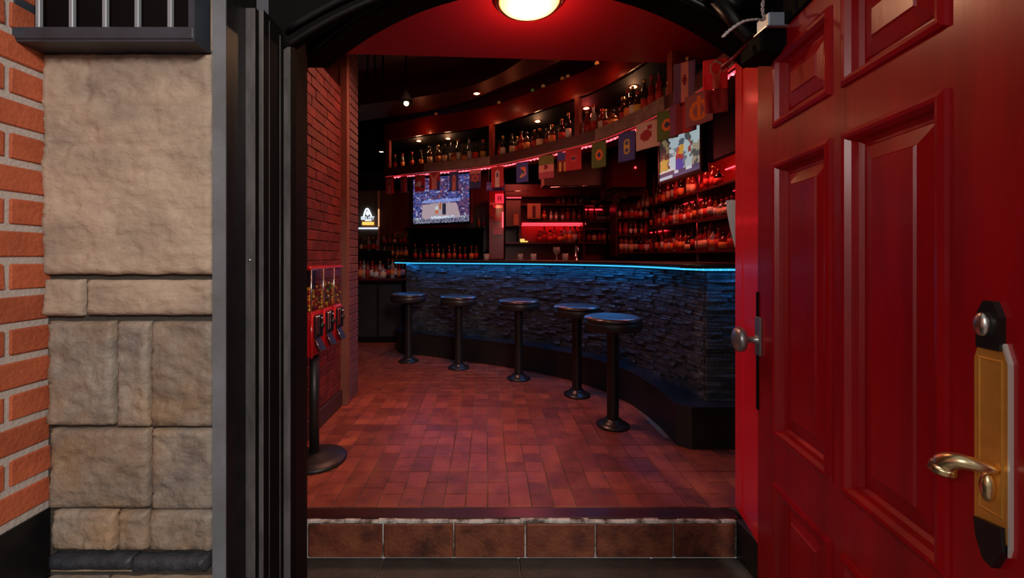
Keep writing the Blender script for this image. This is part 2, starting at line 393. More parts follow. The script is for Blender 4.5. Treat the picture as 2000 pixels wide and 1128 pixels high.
# interior left wall with bricks
WX = -1.14
wl = MB().box(-1.5, WX-0.006, 1.5, 3.2, 0, 2.46).box(-1.5, -1.096, 3.2, 3.44, 0, 2.95).build('wall_left', m_igrout, kind='structure')
def brick_mesh(l, d, h, c, nm, m, jit=0.0015, seed=0):
    rnd = random.Random(seed); b = MB().cbox(-d/2, d/2, -l/2, l/2, -h/2, h/2, c)
    b.v = [(x+rnd.uniform(-jit,jit), y+rnd.uniform(-jit,jit), z+rnd.uniform(-jit,jit)) for x,y,z in b.v]
    return b.mesh(nm, m)
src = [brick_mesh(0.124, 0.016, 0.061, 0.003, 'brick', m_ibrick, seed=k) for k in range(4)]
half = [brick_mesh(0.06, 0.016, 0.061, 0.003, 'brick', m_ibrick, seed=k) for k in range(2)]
ch = 0.0667; rest = MB(); n = 0
for r in range(35):
    z = 0.13+ch*(r+.5); y1 = 3.172 - (0.064 if r % 2 else 0)
    if r % 2: place(random.choice(half), 'brick', wl, (WX-0.004, 3.142, z)); n += 1
    k = 0
    while y1 > 1.6:
        yc = y1-0.065
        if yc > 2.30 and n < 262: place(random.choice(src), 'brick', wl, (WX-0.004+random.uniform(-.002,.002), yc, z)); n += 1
        elif yc > 1.52: rest.cbox(WX-.012, WX+.004, yc-.062, yc+.062, z-.0305, z+.0305, .003)
        y1 -= 0.13
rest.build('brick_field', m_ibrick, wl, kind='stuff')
MB().cbox(WX-.01, WX+.012, 1.6, 3.2, 0, 0.125, .004).build('baseboard', M('base_dark', (.05,.02,.018), .5), wl)
MB().cbox(-1.15, -1.088, 3.185, 3.235, 0, 2.95, .004).build('corner_bead', m_pier, wl)
rest = MB(); srcp = [brick_mesh(0.096, 0.014, 0.061, 0.003, 'brick', m_pierbrick, seed=9+k) for k in range(3)]
cnt = 0
for r in range(44):
    z = 0.03+ch*(r+.5)
    for y in ((3.29, 3.389) if r % 2 else (3.3415,)):
        if cnt < 38 and z < 2.2: place(random.choice(srcp), 'brick', wl, (-1.092, y, z), scale=(1, 1 if r % 2 else 2.0, 1)); cnt += 1
        else: rest.cbox(-1.099, -1.085, y-.048*(1 if r % 2 else 2), y+.048*(1 if r % 2 else 2), z-.03, z+.03, .003)
rest.build('brick_field', m_pierbrick, wl, kind='stuff')

# room shell
MB().box(-3.3, 2.8, 7.0, 7.15, -.2, 3.05).build('wall_back', m_dark, kind='structure')
MB().box(2.62, 2.8, 1.91, 7.0, -.2, 3.05).build('wall_right', m_dark, kind='structure')
MB().box(-3.3, -3.2, 3.3, 7.0, -.2, 3.05).build('wall_far_left', m_dark, kind='structure')
MB().box(-3.3, -1.5, 3.3, 3.44, -.2, 3.05).build('wall_side_return', m_dark, kind='structure')
MB().box(-3.3, 2.8, 2.55, 7.15, 2.95, 3.05).build('ceiling', m_ceil, kind='structure')
pc = MB().prism([(-1.5,1.5),(2.8,1.5),(2.8,2.86),(1.25,2.76),(-1.05,2.625),(-1.5,2.60)], 2.46, 2.50).build('ceiling_porch', m_redceil, kind='structure')
MB().prism([(-1.5,2.60),(-1.05,2.625),(1.25,2.76),(2.8,2.86),(2.8,2.9),(1.25,2.8),(-1.05,2.665),(-1.5,2.64)], 2.50, 3.05).build('wall_over_porch', m_dark, kind='structure')
MB().box(-1.6, -1.5, 1.5, 3.44, -.2, 3.0).build('wall_side_outer', m_dark, kind='structure')
# right jamb (red painted) and the wall it closes
jb = MB().box(1.17, 2.8, 1.62, 1.91, 0, 2.5).build('wall_entrance', m_black, kind='structure')
MB().prism([(1.156,1.908),(1.098,1.68),(1.066,1.56),(1.20,1.56),(1.20,1.908)], 0.0, 2.46).build('door_jamb', m_jambred, jb)
MB().prism([(1.151,1.902),(1.131,1.822),(1.139,1.820),(1.16,1.902)], 0.0, 2.46).build('stop_bead', m_jambred, jb)
MB().cbox(1.10, 1.5, 1.52, 1.815, -0.176, 0.0, .006).build('jamb_plinth', m_plinth, jb)

# ------------------------------------------------------------------ stone front wall
wf = MB().box(-1.5, -0.672, 1.02, 1.5, -.3, 2.6).build('wall_front', m_joint, kind='structure')
def rough_block(x0, x1, z0, z1, yf, mat, seed, amp=0.008, res=0.008, parent=None, name='stone', cracks=()):
    nx = max(3, int((x1-x0)/res)); nz = max(3, int((z1-z0)/res)); vs = []; fs = []
    for j in range(nz+1):
        for i in range(nx+1):
            u, v = i/nx, j/nz; x = x0+(x1-x0)*u; z = z0+(z1-z0)*v
            e = min(x-x0, x1-x, z-z0, z1-z); ed = min(1, e/0.007)
            d = amp*(noise.fractal(Vector((x*9+seed*3.1, z*14, seed)), 0.6, 2.1, 6)*0.9 + 0.8*abs(noise.noise(Vector((x*5, z*7, seed*2)))) - 0.7*max(0, 0.12-abs(noise.noise(Vector((x*11+z*4, z*17-x*5, seed*5)))))/0.12)
            y = yf - d*ed + (1-ed)**2*0.008
            for (ax, az, bx, bz, cw) in cracks:
                L2 = (bx-ax)**2+(bz-az)**2; t = max(0, min(1, ((x-ax)*(bx-ax)+(z-az)*(bz-az))/L2)); dd = math.hypot(x-ax-t*(bx-ax), z-az-t*(bz-az))
                if dd < cw: y += 0.006*(1-dd/cw)
            jx = noise.noise(Vector((z*20, seed, 3)))*0.003 if i in (0, nx) else 0
            jz = noise.noise(Vector((x*20, seed, 8)))*0.003 if j in (0, nz) else 0
            vs.append((x+jx, y, z+jz))
    for j in range(nz):
        for i in range(nx): a = j*(nx+1)+i; fs.append((a,a+1,a+nx+2,a+nx+1))
    k = len(vs); edge = list(range(nx+1))+[j*(nx+1)+nx for j in range(1,nz+1)]+[nz*(nx+1)+i for i in range(nx-1,-1,-1)]+[j*(nx+1) for j in range(nz-1,0,-1)]
    vs += [(vs[e][0], yf+0.03, vs[e][2]) for e in edge]; m = len(edge)
    for q in range(m): fs.append((edge[(q+1)%m], edge[q], k+q, k+(q+1)%m))
    b = MB().add(vs, fs, True); return b.build(name, mat, parent)
def P1(x0, y0, x1, y1, g=0.0022):   # pixel box on the plane one metre away
    return ((x0-952)/800+g, (x1-952)/800-g, EYE-(y1-500)/800+g, EYE-(y0-500)/800-g)
st = [((78,-120,413,100),m_stone,1,()),((77,100,413,537),m_stone,2,((-1.09,1.432,-.82,1.432,.009),(-.981,1.65,-.981,1.54,.01),(-1.09,1.28,-1.0,1.28,.01))),
      ((79,544,156,619),m_stone,3,()),((163,545,413,617),m_stone,4,()),
      ((88,627,217,834),m_stone2,5,()),((222,627,288,836),m_stone2,6,()),((290,627,416,836),m_stone2,7,()),
      ((91,839,287,996),m_stone2,8,((-1.07,.64,-.96,.69,.01),)),((290,839,417,999),m_stone2,9,()),
      ((96,1000,221,1079),m_stone2,10,()),((224,1001,284,1080),m_stone2,11,()),((287,1001,417,1080),m_stone2,12,()),
      ((84,1133,200,1180),m_stone2,15,()),((203,1133,417,1180),m_stone2,16,())]
for (px, mt, sd, cr) in st:
    x0,x1,z0,z1 = P1(*px)
    rough_block(x0, x1, z0, z1, 1.0, mt, sd, parent=wf, cracks=cr, amp=0.008 if mt is m_stone2 else 0.0065)
for (px, sd) in (((100,1083,272,1109),20),((262,1084,406,1112),21)):
    x0,x1,z0,z1 = P1(*px, g=.001); rough_block(x0, x1-(.012 if sd==20 else 0), z0, z1, 0.985, m_slate, sd, amp=.005, parent=wf, name='slate_course')
x0,x1,z0,z1 = P1(90,1112,400,1121); rough_block(x0, x1, z0, z1, 1.0, M('tan_mortar', (.42,.31,.20), .9, bump=.4), 30, parent=wf, name='mortar_bed', amp=.003)

# brick side wall
ws = MB().box(-1.4, -1.0935, 0.0, 1.02, -.3, 2.6).build('wall_side', m_mortar, kind='structure')
bs = [brick_mesh(0.205, 0.02, 0.0585, 0.003, 'brick', m_brick, 0.001, seed=20+k) for k in range(4)]
bq = [brick_mesh(0.095, 0.02, 0.0585, 0.003, 'brick', m_brick, 0.001, seed=30+k) for k in range(2)]
bc = 0.0752
for r in range(-1, 24):
    z = 0.548+bc*(r+.5)
    if z < 0.54: continue
    if r % 2:
        y = 0.925-0.1025
        place(random.choice(bq), 'brick', ws, (-1.0985, 0.982, z), scale=(1, .98, 1))
    else:
        y = 1.02-0.1125+0.01
    while y > 0.1:
        place(random.choice(bs), 'brick', ws, (-1.0985+random.uniform(-.001,.001), y, z+random.uniform(-.001,.001))); y -= 0.216
MB().box(-1.4, -1.088, 0.0, 1.021, -.17, 0.535).build('base_panel', m_blackpaint, ws)

# window grille box over the stone
gr = thing('window_grille', 'black steel grille box with light vertical bars fixed above the stone wall', 'grille', (-0.89, 1.0, 1.66))
MB().box(-1.102, -0.676, 0.945, 1.0, 1.655, 1.672).box(-1.102, -1.09, 0.945, 1.0, 1.672, 2.3).box(-0.69, -0.676, 0.945, 1.0, 1.672, 2.3).build('frame', m_grillef, gr)
MB().cbox(-1.102, -0.678, 0.942, 0.952, 1.660, 1.688, .002).build('bottom_rail', m_grillef, gr)
MB().box(-1.09, -0.69, 0.985, 1.0, 1.672, 2.3).build('back_panel', m_black, gr)
for px in (14, 75, 140, 205, 268, 332, 376):
    X = (px-952)*.955/800
    MB().cbox(max(X,-1.098)-.005, max(X,-1.098)+.005, 0.952, 0.962, 1.68, 2.3, .0015).build('bar', m_grille, gr)

# ------------------------------------------------------------------ door frame (stepped, dark)
df = MB().box(-0.6515, -0.62, 0.97, 1.17, -.17, 2.6).build('door_2', m_steel, kind='structure')
steps = [(-.62,-.595,1.05,'pilaster',1.797),(-.595,-.582,1.065,'moulding',1.80),(-.582,-.5794,1.09,'moulding',1.787),(-.5794,-.5757,1.14,'moulding',1.776),(-.5757,-.5557,1.156,'moulding',1.752)]
for (a, b, y, nm, zt) in steps:
    MB().cbox(a-.004, b, y, 1.185, -.17, zt, .0018).build(nm, m_frame, df)
    MB().box(b-.001, b+.0008, y+.001, 1.186, -.17, zt).build(nm+'_side', m_black, df)  # paler fronts, black liners: the frame's light and shade put into colour
MB().cbox(-.632, -.6195, .972, 1.10, -.17, 2.6, .001).build('pilaster_side', m_blackpaint, df)
MB().prism([(-.66,1.17),(-.5555,1.17),(-.5555,1.19),(-.660,1.50),(-.70,1.50)], -.17, 1.93).build('splayed_reveal', m_black, df)
# arched plates: front ring A and main ring B
def arch_plate(cx, zc, Rr, y0, y1, xl, xr, ztop, zspring, nm, mat, n=28, a1=None):
    hl = min(abs(xl-cx), math.sqrt(max(Rr*Rr-(zspring-zc)**2, 0))); pts = []
    a0 = math.asin(hl/Rr)
    vs = []; fs = []
    for k in range(n+1):
        a = -a0+((a1 or a0)+a0)*k/n; x = cx+Rr*math.sin(a); z = zc+Rr*math.cos(a)
        vs += [(x,y0,z),(x,y0,ztop),(x,y1,z),(x,y1,ztop)]
    for k in range(n):
        i = 4*k; j = i+4
        fs += [(i,j,j+1,i+1),(i,i+2,j+2,j),(i+2,i+3,j+3,j+2)]
    b = MB().add(vs, fs)
    return b, cx-hl, cx+hl
b, xa, xb = arch_plate(0.19, 0.9595, 1.25, 1.5, 1.62, -1.2, 3, 2.6, 1.90, 'arch', m_blackpaint)
b.box(-1.5, xa, 1.5, 1.62, 1.905, 2.6).box(xb, 1.45, 1.5, 1.62, 1.905, 2.6)
b.build('arch_head', m_black, df)
b, xa, xb = arch_plate(0.19, 0.62, 1.362, 1.16, 1.19, -1.2, 3, 2.6, 1.75, 'arch', m_blackpaint, a1=.30)
b.box(-.72, xa, 1.16, 1.19, 1.75, 2.6); b.build('outer_arch_head', m_black, df)
def arc_tube(cx, zc, Rr, y, r, a0, a1, n=30): return MB().tube([(cx+Rr*math.sin(a0+(a1-a0)*k/n), y, zc+Rr*math.cos(a0+(a1-a0)*k/n)) for k in range(n+1)], r, 8)
arc_tube(.19, .62, 1.365, 1.158, .007, -.60, .28).build('arch_moulding', m_blackpaint, df)
arc_tube(.19, .62, 1.395, 1.15, .009, -.57, .28).build('arch_moulding', m_blackpaint, df)
arc_tube(.19, .9595, 1.262, 1.495, .009, -.72, .62).build('arch_moulding', m_blackpaint, df)
arc_tube(.19, .9595, 1.315, 1.485, .016, -.70, .60).build('arch_moulding', m_blackpaint, df)
MB().box(-.66, 2.4, 1.19, 1.5, 2.45, 2.6).build('arch_soffit', m_black, df)
MB().sphere((-.609, 1.05, 1.15), .004).build('screw', m_silver, df)
# facade continuing to the right behind the open door
MB().box(1.30, 3.5, 1.5, 1.62, -.3, 2.6).build('wall_facade', m_joint, kind='structure')

# ------------------------------------------------------------------ red panelled door, opened outwards
d1 = MB()
TH = math.atan2(-.9849, -.1733)
arcz = lambda s: 1.895
poly = [(0.0,-.15),(1.05,-.15)]+[(1.05*(1-k/12), arcz(1.05*(1-k/12))) for k in range(13)]
d1.prism_y(poly, .030, .048)
door = d1.build('door_1', m_doorred, kind='structure'); door.location = (.99, 1.5, 0); door.rotation_euler = (0,0,TH)
s0,s1,s2,s3,s4,s5 = 0, .126, .406, .467, .739, 1.05
for a, b, nm in ((s0,s1,'hinge_stile'),(s2,s3,'mullion'),(s4,.875,'lock_stile')):
    MB().prism_y([(a,-.15),(b,-.15),(b,arcz(b)),(a,arcz(a))], 0, .03).build(nm, m_doorred, door)
MB().prism_y([(.878,-.15),(1.05,-.15),(1.05,arcz(1.05)),(.878,arcz(.878))], -.004, .03).build('closing_stile', m_doorred, door)
for a, b in ((s1,s2),(s3,s4)):
    for z0, z1 in ((-.15,.0),(.39,.565),(1.465,1.60)):
        MB().prism_y([(a,z0),(b,z0),(b,z1),(a,z1)], .0005, .03).build('rail', m_doorred, door)
    MB().prism_y([(a,1.82),(b,1.82),(b,arcz(b)),(a,arcz(a))], .0005, .03).build('rail', m_doorred, door)
    for z0, z1 in ((.0,.39),(.565,1.465),(1.60,1.82)):
        MB().loft(a, b, z0, z1, [(-.010,.001),(-.008,-.007),(.002,-.011),(.010,-.009),(.018,.002),(.022,.016),(.030,.024),(.036,.024),(.040,.020),(.075,.010),(.079,.006)]).build('raised_panel', m_doorred, door)
MB().prism_y([(-.002,1.896),(1.05,1.896),(1.05,2.15),(-.002,2.15)], -.012, .06).build('top_capping', m_black, door)
# door furniture
hx = .829
hp = MB().prism_y([(hx-.028,.70),(hx-.022,.685),(hx+.02,.685),(hx+.026,.70),(hx+.026,.985),(hx+.018,1.012),(hx,1.02),(hx-.02,1.012),(hx-.028,.985)], -.005, .0).build('handle_plate', m_brass, door)
MB().prism_y([(hx+.026,.675),(hx+.0295,.69),(hx+.0295,.987),(hx+.020,1.018),(hx+.017,1.014),(hx+.026,.985)], -.0052, .0).build('plate_edge', M('plate_edge_silver', (.82,.80,.74), .4, metal=.35), hp)
MB().loft(hx-.022, hx+.020, .73, .99, [(0,-.005),(.003,-.0065),(.005,-.0052),(.006,-.0052)]).build('plate_inset', m_brass, hp)
MB().prism_y([(hx-.022,.712),(hx+.022,.72),(hx+.024,.68),(hx+.008,.645),(hx-.006,.65),(hx-.018,.68)], -.012, .0).build('dark_tip', m_darkmetal, door)
MB().prism_y([(hx-.02,1.005),(hx+.018,1.005),(hx+.018,1.06),(hx+.008,1.085),(hx-.008,1.085),(hx-.02,1.06)], -.010, .0).build('dark_escutcheon', m_darkmetal, door)
MB().sphere((hx-.006,-.013,1.045), .013, sq=(1,.6,1.6)).build('lock_barrel', m_silver, door)
pth = smooth_path([(hx+.008,-.004,.808),(hx+.006,-.022,.810),(hx-.002,-.038,.812),(hx-.014,-.047,.808),(hx-.025,-.051,.797),(hx-.030,-.052,.780)], 5)
nP = len(pth)
MB().tube(pth, [.0075+.0115*(k/(nP-1)) if k < nP-1 else .013 for k in range(nP)], 16).build('lever_handle', m_brass2, hp)
MB().sphere((hx+.002,-.012,.775), .013, sq=(.8,.7,1.9)).build('thumb_turn', m_brass2, hp)
# knob and lock case near the hinge
MB().cbox(-.006,.034,-.008,0,.80,.94,.002).build('lock_case', m_knob, door)
MB().cbox(-.004,.012,-.005,0,.60,1.03,.002).build('lock_edge_plate', m_black, door)
kb = MB().lathe([(.016,0),(.016,.006),(.010,.010),(.010,.030),(.018,.036),(.038,.046),(.040,.056),(.036,.066),(.024,.072),(.004,.074)], (0,0,0), 24)
kb.v = [(x*1.15+.008, -z*1.1-.004, y*1.15+.855) for x,y,z in kb.v]; kb.f = [f[::-1] for f in kb.f]
kb.build('door_knob', m_knob, door)

# door closer + cable
dc = thing('door_closer', 'door closer with pale grey cover fixed under the black arch above the red door', 'door closer', (.94,1.3,1.9))
MB().cbox(.893,.992,1.30,1.36,1.893,1.936,.003).build('cover', m_silverblue, dc)
MB().cbox(.883,.995,1.296,1.36,1.884,1.891,.002).build('cover_lip', m_silver, dc)
MB().cbox(.875,1.03,1.31,1.42,1.815,1.884,.006).build('body', m_black, dc)
MB().tube([(.80,1.47,2.10),(.90,1.40,1.90)], .022, 6).build('bracket', m_darkmetal, dc)
MB().tube([(.86,1.36,1.86),(.80,1.40,1.80)], .007, 8).build('arm', M('arm_red', (.2,.01,.01), .3, metal=.4), dc)
cb = MB(); base = smooth_path([(.735,1.28,1.845),(.76,1.28,1.868),(.80,1.28,1.893),(.84,1.28,1.90),(.87,1.29,1.906),(.873,1.30,1.95),(.89,1.31,2.02)], 10)
for ph in (0, math.pi):
    cb.tube([(x+.003*math.cos(k*.9+ph), y+.003*math.sin(k*.9+ph), z+.003*math.sin(k*.9+ph)) for k,(x,y,z) in enumerate(base)], .003, 6)
cbo = cb.build('twisted_cable', m_cable); tag(cbo, 'short pale twisted cable hanging beside the door closer', 'cable')

# porch ceiling lamp
pl = thing('ceiling_lamp', 'round flush ceiling lamp with lit glass and copper rim on red porch ceiling', 'ceiling lamp', (.21, 2.06, 2.46))
MB().lathe([(.170,2.46),(.172,2.445),(.162,2.432),(.150,2.434),(.148,2.46)], (.21,2.06,0), 40).build('rim', m_copper, pl)
MB().lathe([(.150,2.438),(.140,2.424),(.10,2.412),(.05,2.407),(.002,2.406)], (.21,2.06,0), 40).build('glass_diffuser', m_porchlamp, pl)

point('ceiling_lamp_light', (.21, 2.06, 2.27), 6.2, (1.0, .55, .30), .02)
# white paper on the jamb
pp = []
for k in range(9):
    t = k/8; z = 1.43-.26*t; x0 = 1.157+.055*(t**2.0); pp.append([(x0, 1.985-.01*math.sin(t*3), z), (1.225, 1.955, z), (1.30, 1.913, z)])
b = MB(); vs = [p for r in pp for p in r]; b.add(vs, [(3*k+3+q,3*k+4+q,3*k+1+q,3*k+q) for k in range(8) for q in (0,1)]); n0 = len(b.v)
b.add([(x,y+.003,z) for x,y,z in vs], [(3*k+q,3*k+1+q,3*k+4+q,3*k+3+q) for k in range(8) for q in (0,1)])
o = b.build('paper_notice', m_white); tag(o, 'white sheet of paper curling beside the red door jamb', 'paper')

# ================================================================== BAR
bar = thing('bar_counter', 'curved bar counter faced in dark stacked stone on a black plinth', 'bar', (0, 4.5, 0))
inner = offset(BAR, -.45)
core = BAR+[(2.5,2.567),(2.5,3.0),(1.95,3.05)]+[(x,y) for x,y in inner[::-1] if y > 3.1]
MB().prism(core, .20, 1.07).build('carcass', m_barbody, bar)
MB().prism(plinth_poly, 0.0, .247).build('plinth', m_plinth, bar)
lip = offset(PLI, .008)+[(1.224,2.450),(2.55,2.450),(2.55,2.60)]
MB().prism(lip+[(2.5,3.0)]+[(x,y) for x,y in inner[::-1] if y > 3.1]+[(-1.1,5.42)], .247, .257).build('plinth_top', M('plinth_top', (.014,.016,.022), .3, coat=.3), bar)
# stacked stone
random.seed(11)
S = arclen(BAR); pieces = []
z = .257
while z < 1.055:
    h = random.uniform(.018,.030)
    if z+h > 1.066: h = 1.066-z
    t = -random.uniform(0,.1)
    while t < S[-1]:
        l = random.uniform(.06,.20); e = min(t+l, S[-1]); a = max(t, 0)
        if e-a > .01:
            (x,y), ang = at_len(BAR, S, (a+e)/2); pieces.append((x, y, ang, z+h/2, e-a-.002, h-.002, random.uniform(.010,.036)))
        t += l
    t = 1.365
    while t < 2.4:
        l = random.uniform(.08,.22); e = min(t+l, 2.4); pieces.append(((t+e)/2, 2.567, 0, z+h/2, e-t-.002, h-.002, random.uniform(.010,.030))); t = e
    z += h
pieces.sort(key=lambda p: p[1]-p[5]*4)
def sliver(seed):
    rnd = random.Random(seed); q = lambda v, a: v+rnd.uniform(-a, a)
    b = MB(); b.add([(-.5,0,-.5),(0,0,-.5),(.5,0,-.5),(-.5,0,.5),(0,0,.5),(.5,0,.5),
           (-.5,q(-.8,.2),-.48),(q(0,.2),q(-.95,.25),q(-.45,.05)),(.5,q(-.8,.2),-.48),(-.5,q(-.85,.2),.46),(q(0,.2),q(-1,.2),q(.42,.06)),(.5,q(-.85,.2),.46)],
          [(6,7,10,9),(7,8,11,10),(9,10,4,3),(10,11,5,4),(0,1,7,6),(1,2,8,7),(0,6,9,3),(2,5,11,8)])
    return b
sl = [sliver(k) for k in range(8)]; slm = [s.mesh('stone', m_bstone) for s in sl]
rest = MB()
for i, (x,y,ang,zz,l,h,d) in enumerate(pieces):
    k = random.randrange(8)
    if i < 300:
        o = place(slm[k], 'stone', bar, (x, y-4.5, zz), (0,0,ang), (l, d, h))
    else:
        c, s_ = math.cos(ang), math.sin(ang)
        rest.add([(x+c*vx*l-s_*vy*d, y+s_*vx*l+c*vy*d, zz+vz*h) for vx,vy,vz in sl[k].v], sl[k].f)
rest.build('stone_field', m_bstone, bar, kind='stuff')
# bar top
OUT = offset(BAR, .13); OUT = [(-1.16,5.12)]+OUT[3:-1]
OUT2 = OUT+[(1.245,2.60),(1.30,2.455),(2.5,2.455)]
topi = [(2.5,3.05),(1.95,3.1)]+[(x,y) for x,y in offset(BAR,-.5)[::-1] if y > 3.15]+[(-1.12,5.42)]
bt = thing('bar_worktop', 'long curved glossy bar top with dark red surface above blue light', 'bar top', (0,4.5,1.08))
MB().prism(OUT2+topi, 1.085, 1.112).build('worktop', m_bartop, bt)
ins = offset(OUT, -.02)
nos = smooth_path([p for p in OUT2], 2)
MB().tube([(x,y,1.103) for x,y in nos], .017, 8).build('nosing', m_plinth, bt)
led = thing('led_strip', 'glowing blue light strip running under the edge of the bar top', 'light strip', (0,4.5,1.07))
lp = offset(OUT2, -.004); lp = [p for p in lp]
MB().tube([(x,y,1.078) for x,y in lp], .0062, 6).build('light_tube', m_cyan, led)
PLS = arclen(lp)
for k in range(7):
    (x,y),a = at_len(lp, PLS, PLS[-1]*.62*(k+.5)/7); area('led_strip_light', (x+.02,y+.012,1.07), (0,0,a), PLS[-1]*.62/7, 1.25, (0.02,0.33,1.0), sy=.012)
area('led_strip_light', (1.9,2.47,1.07), (0,0,0), 1.1, 1.6, (0.02,0.33,1.0), sy=.012)
dots = MB(); LS = arclen(lp); t = 0
while t < LS[-1]: (x,y),_ = at_len(lp, LS, t); dots.sphere((x,y-.002,1.078), .0055, 6, 4); t += .05
dots.build('light_dots', m_cyandot, led, kind='stuff')

# ------------------------------------------------------------------ stools
stools = [(-.87,4.52,'farthest of the row, at the far left end of the bar'),(-.298,4.255,'second from the far end of the bar'),(.296,3.88,'in the middle of the five'),(.748,3.425,'second nearest, just behind the nearest stool'),(.86,2.81,'nearest of the row, in front of the others')]
base_root = None
for i, (x, y, wh) in enumerate(stools):
    lab = ['round black bar stool farthest along the bar, beside the dark cabinet','round black bar stool second from the far end of the bar','round black bar stool in the middle of the row of five','round black bar stool partly behind the nearest stool','round black bar stool nearest the door, tallest in the row'][i]
    if i == 0:
        r = local('bar_stool', lab, 'bar stool', (x,y,0), 0, 'black bar stools fixed along the bar')
        a = MB().lathe([(.108,0),(.112,.006),(.108,.014),(.080,.024),(.062,.036),(.056,.048),(.044,.052)], n=32).build('base', m_stoolmetal, r)
        b = MB().lathe([(.043,.045),(.040,.06),(.040,.64),(.046,.66)], n=24).build('column', m_stoolmetal, r)
        c = MB().lathe([(.05,.652),(.15,.655),(.183,.662),(.192,.676),(.194,.70),(.192,.716),(.186,.722)], n=40).build('seat_band', m_vinylside, r)
        d = MB().lathe([(.186,.720),(.195,.726),(.196,.736),(.188,.746),(.165,.751),(.14,.748),(.07,.744),(.003,.743)], n=40).build('seat', m_vinyl, r)
        kids(r, a, b, c, d); base_root = r
    else:
        r = copy_tree(base_root); r.location = (x,y,0); r['label'] = lab
    r.rotation_euler = (0,0,i*.7)
for r in [o for o in bpy.data.objects if o.name.startswith('bar_stool')]:
    pass

# ------------------------------------------------------------------ candy machine
cm = thing('candy_machine', 'red triple candy vending machine on black pole stand against the brick wall', 'vending machine', (-.985,2.33,0))
MB().lathe([(.160,0),(.162,.012),(.155,.022),(.11,.034),(.04,.046),(.03,.05)], (-.968,2.33,0), 36).build('stand_base', m_plinth, cm)
MB().lathe([(.026,.04),(.026,.62)], (-.985,2.33,0), 20).build('pole', m_plinth, cm)
F = -.915
MB().cbox(-1.10, F, 2.12, 2.59, .627, .865, .012).build('body', m_candyred, cm)
MB().cbox(-1.10, F+.003, 2.118, 2.592, 1.086, 1.104, .005).build('lid', m_candyred, cm)
MB().cbox(-1.10, -1.085, 2.12, 2.59, .86, 1.09, .002).build('back_panel', m_dark, cm)
ccol = [M('candy_orange',(.8,.25,.02),.35,rand=.3), M('candy_scarlet',(.6,.02,.02),.35), M('candy_yellow',(.8,.5,.05),.35), M('candy_brown',(.20,.06,.02),.4), M('candy_green',(.05,.25,.05),.4)]
cc = 0
for u in range(3):
    y0 = 2.12+u*.157; yc = y0+.0785
    MB().box(F-.004, F-.001, y0+.012, y0+.15, .87, 1.086).build('glass_pane', m_glass, cm)
    rd = MB().tube([(F+.001,y0+.004,.865),(F+.001,y0+.004,1.09)], .0045, 8).build('corner_rod', m_silver, cm)
    MB().tube([(F+.002,y0+.004,.63),(F+.002,y0+.004,.862)], .009, 8).build('front_rib', m_candyred, cm)
    mech = MB().cbox(F, F+.014, yc-.042, yc+.052, .725, .845, .003).build('coin_mechanism', m_darkmetal, cm)
    MB().cbox(F+.012, F+.018, yc-.04, yc-.022, .745, .842, .002).cbox(F+.012, F+.018, yc-.016, yc-.006, .745, .842, .002).build('chrome_strip', m_chrome, mech)
    MB().sphere((F+.022,yc+.018,.785), .017, 12, 6, (.7,1,1)).build('turn_knob', m_darkmetal, mech)
    MB().sphere((F+.018,yc+.025,.825), .007, 8, 4).build('coin_button', m_chrome, mech)
    q = MB().add([(F,yc-.035,.725),(F,yc+.04,.725),(F+.035,yc+.04,.655),(F+.035,yc-.035,.655),(F,yc-.035,.71),(F,yc+.04,.71),(F+.028,yc+.04,.65),(F+.028,yc-.035,.65)],[(0,3,2,1),(4,5,6,7),(0,1,5,4),(1,2,6,5),(2,3,7,6),(3,0,4,7)]).build('chute_flap', m_darkmetal, cm)
    MB().tube([(F+.003,yc-.036,.725),(F+.037,yc-.036,.655)], .0035, 6).build('chute_edge', m_chrome, q)
    rnd = random.Random(u); top = (.985,.995,1.0)[u]
    for c_i, m in enumerate(ccol[:4] if u != 2 else ccol):
        bb = MB()
        for k in range(26):
            bb.sphere((rnd.uniform(-1.075,F-.012), rnd.uniform(y0+.015,y0+.148), .872+(top-.872)*rnd.random()**1.2), .0085, 6, 4)
        bb.build('candy_fill', m, cm, kind='stuff')
    # column of sweets pressed behind the rod
    for k in range(7):
        MB().sphere((F-.010, y0+.012, .88+.018*k+rnd.uniform(-.003,.003)), .0095, 8, 5).build('sweet', ccol[rnd.choice([0,0,2,1,2] if u else [1,1,0,2,0])], cm)

# ================================================================== CANOPY with bottles
can = thing('overhead_bottle_shelf', 'curved overhead bottle shelf with dark red fascia hanging above the bar', 'shelf', (0,4.2,2.1))
MB().strip(CAN, offset(CAN,-.022), 2.10, 2.20).build('fascia', m_fascia, can)
MB().strip(offset(CAN,-.022), offset(CAN,-.46), 2.165, 2.185).build('shelf_board', m_shelf, can)
MB().strip(offset(CAN,-.44), offset(CAN,-.46), 2.185, 2.53).build('back_board', m_black, can)
MB().tube([(x,y,2.102) for x,y in offset(CAN,.004)], .004, 6).build('edge_bead', m_cord, can)
CS = arclen(CAN)
def can_t(px):   # length along the canopy seen at picture column px
    best = min(range(400), key=lambda k: abs(952+800*(lambda p: p[0]/p[1])(at_len(CAN,CS,CS[-1]*k/400)[0])-px)); return CS[-1]*best/400
for px, wd in ((757,.05),(960,.05),(1127,.05),(1308,.05)):
    (x,y), a = at_len(CAN, CS, can_t(px)); c, s_ = math.cos(a), math.sin(a)
    b = MB().cbox(-wd/2, wd/2, -.002, .04, 2.19, 2.53, .003); b.v = [(x+c*vx-s_*(vy), y+s_*vx+c*(vy), vz) for vx,vy,vz in b.v]; b.build('post', m_post, can)
for a_, b_ in ((829,958),(1165,1300)):
    t0, t1 = can_t(a_), can_t(b_); pts = [at_len(CAN,CS,t0+(t1-t0)*k/10)[0] for k in range(11)]
    MB().strip(offset(pts,.012), offset(pts,.001), 2.105, 2.197).build('plank', m_plank, can)
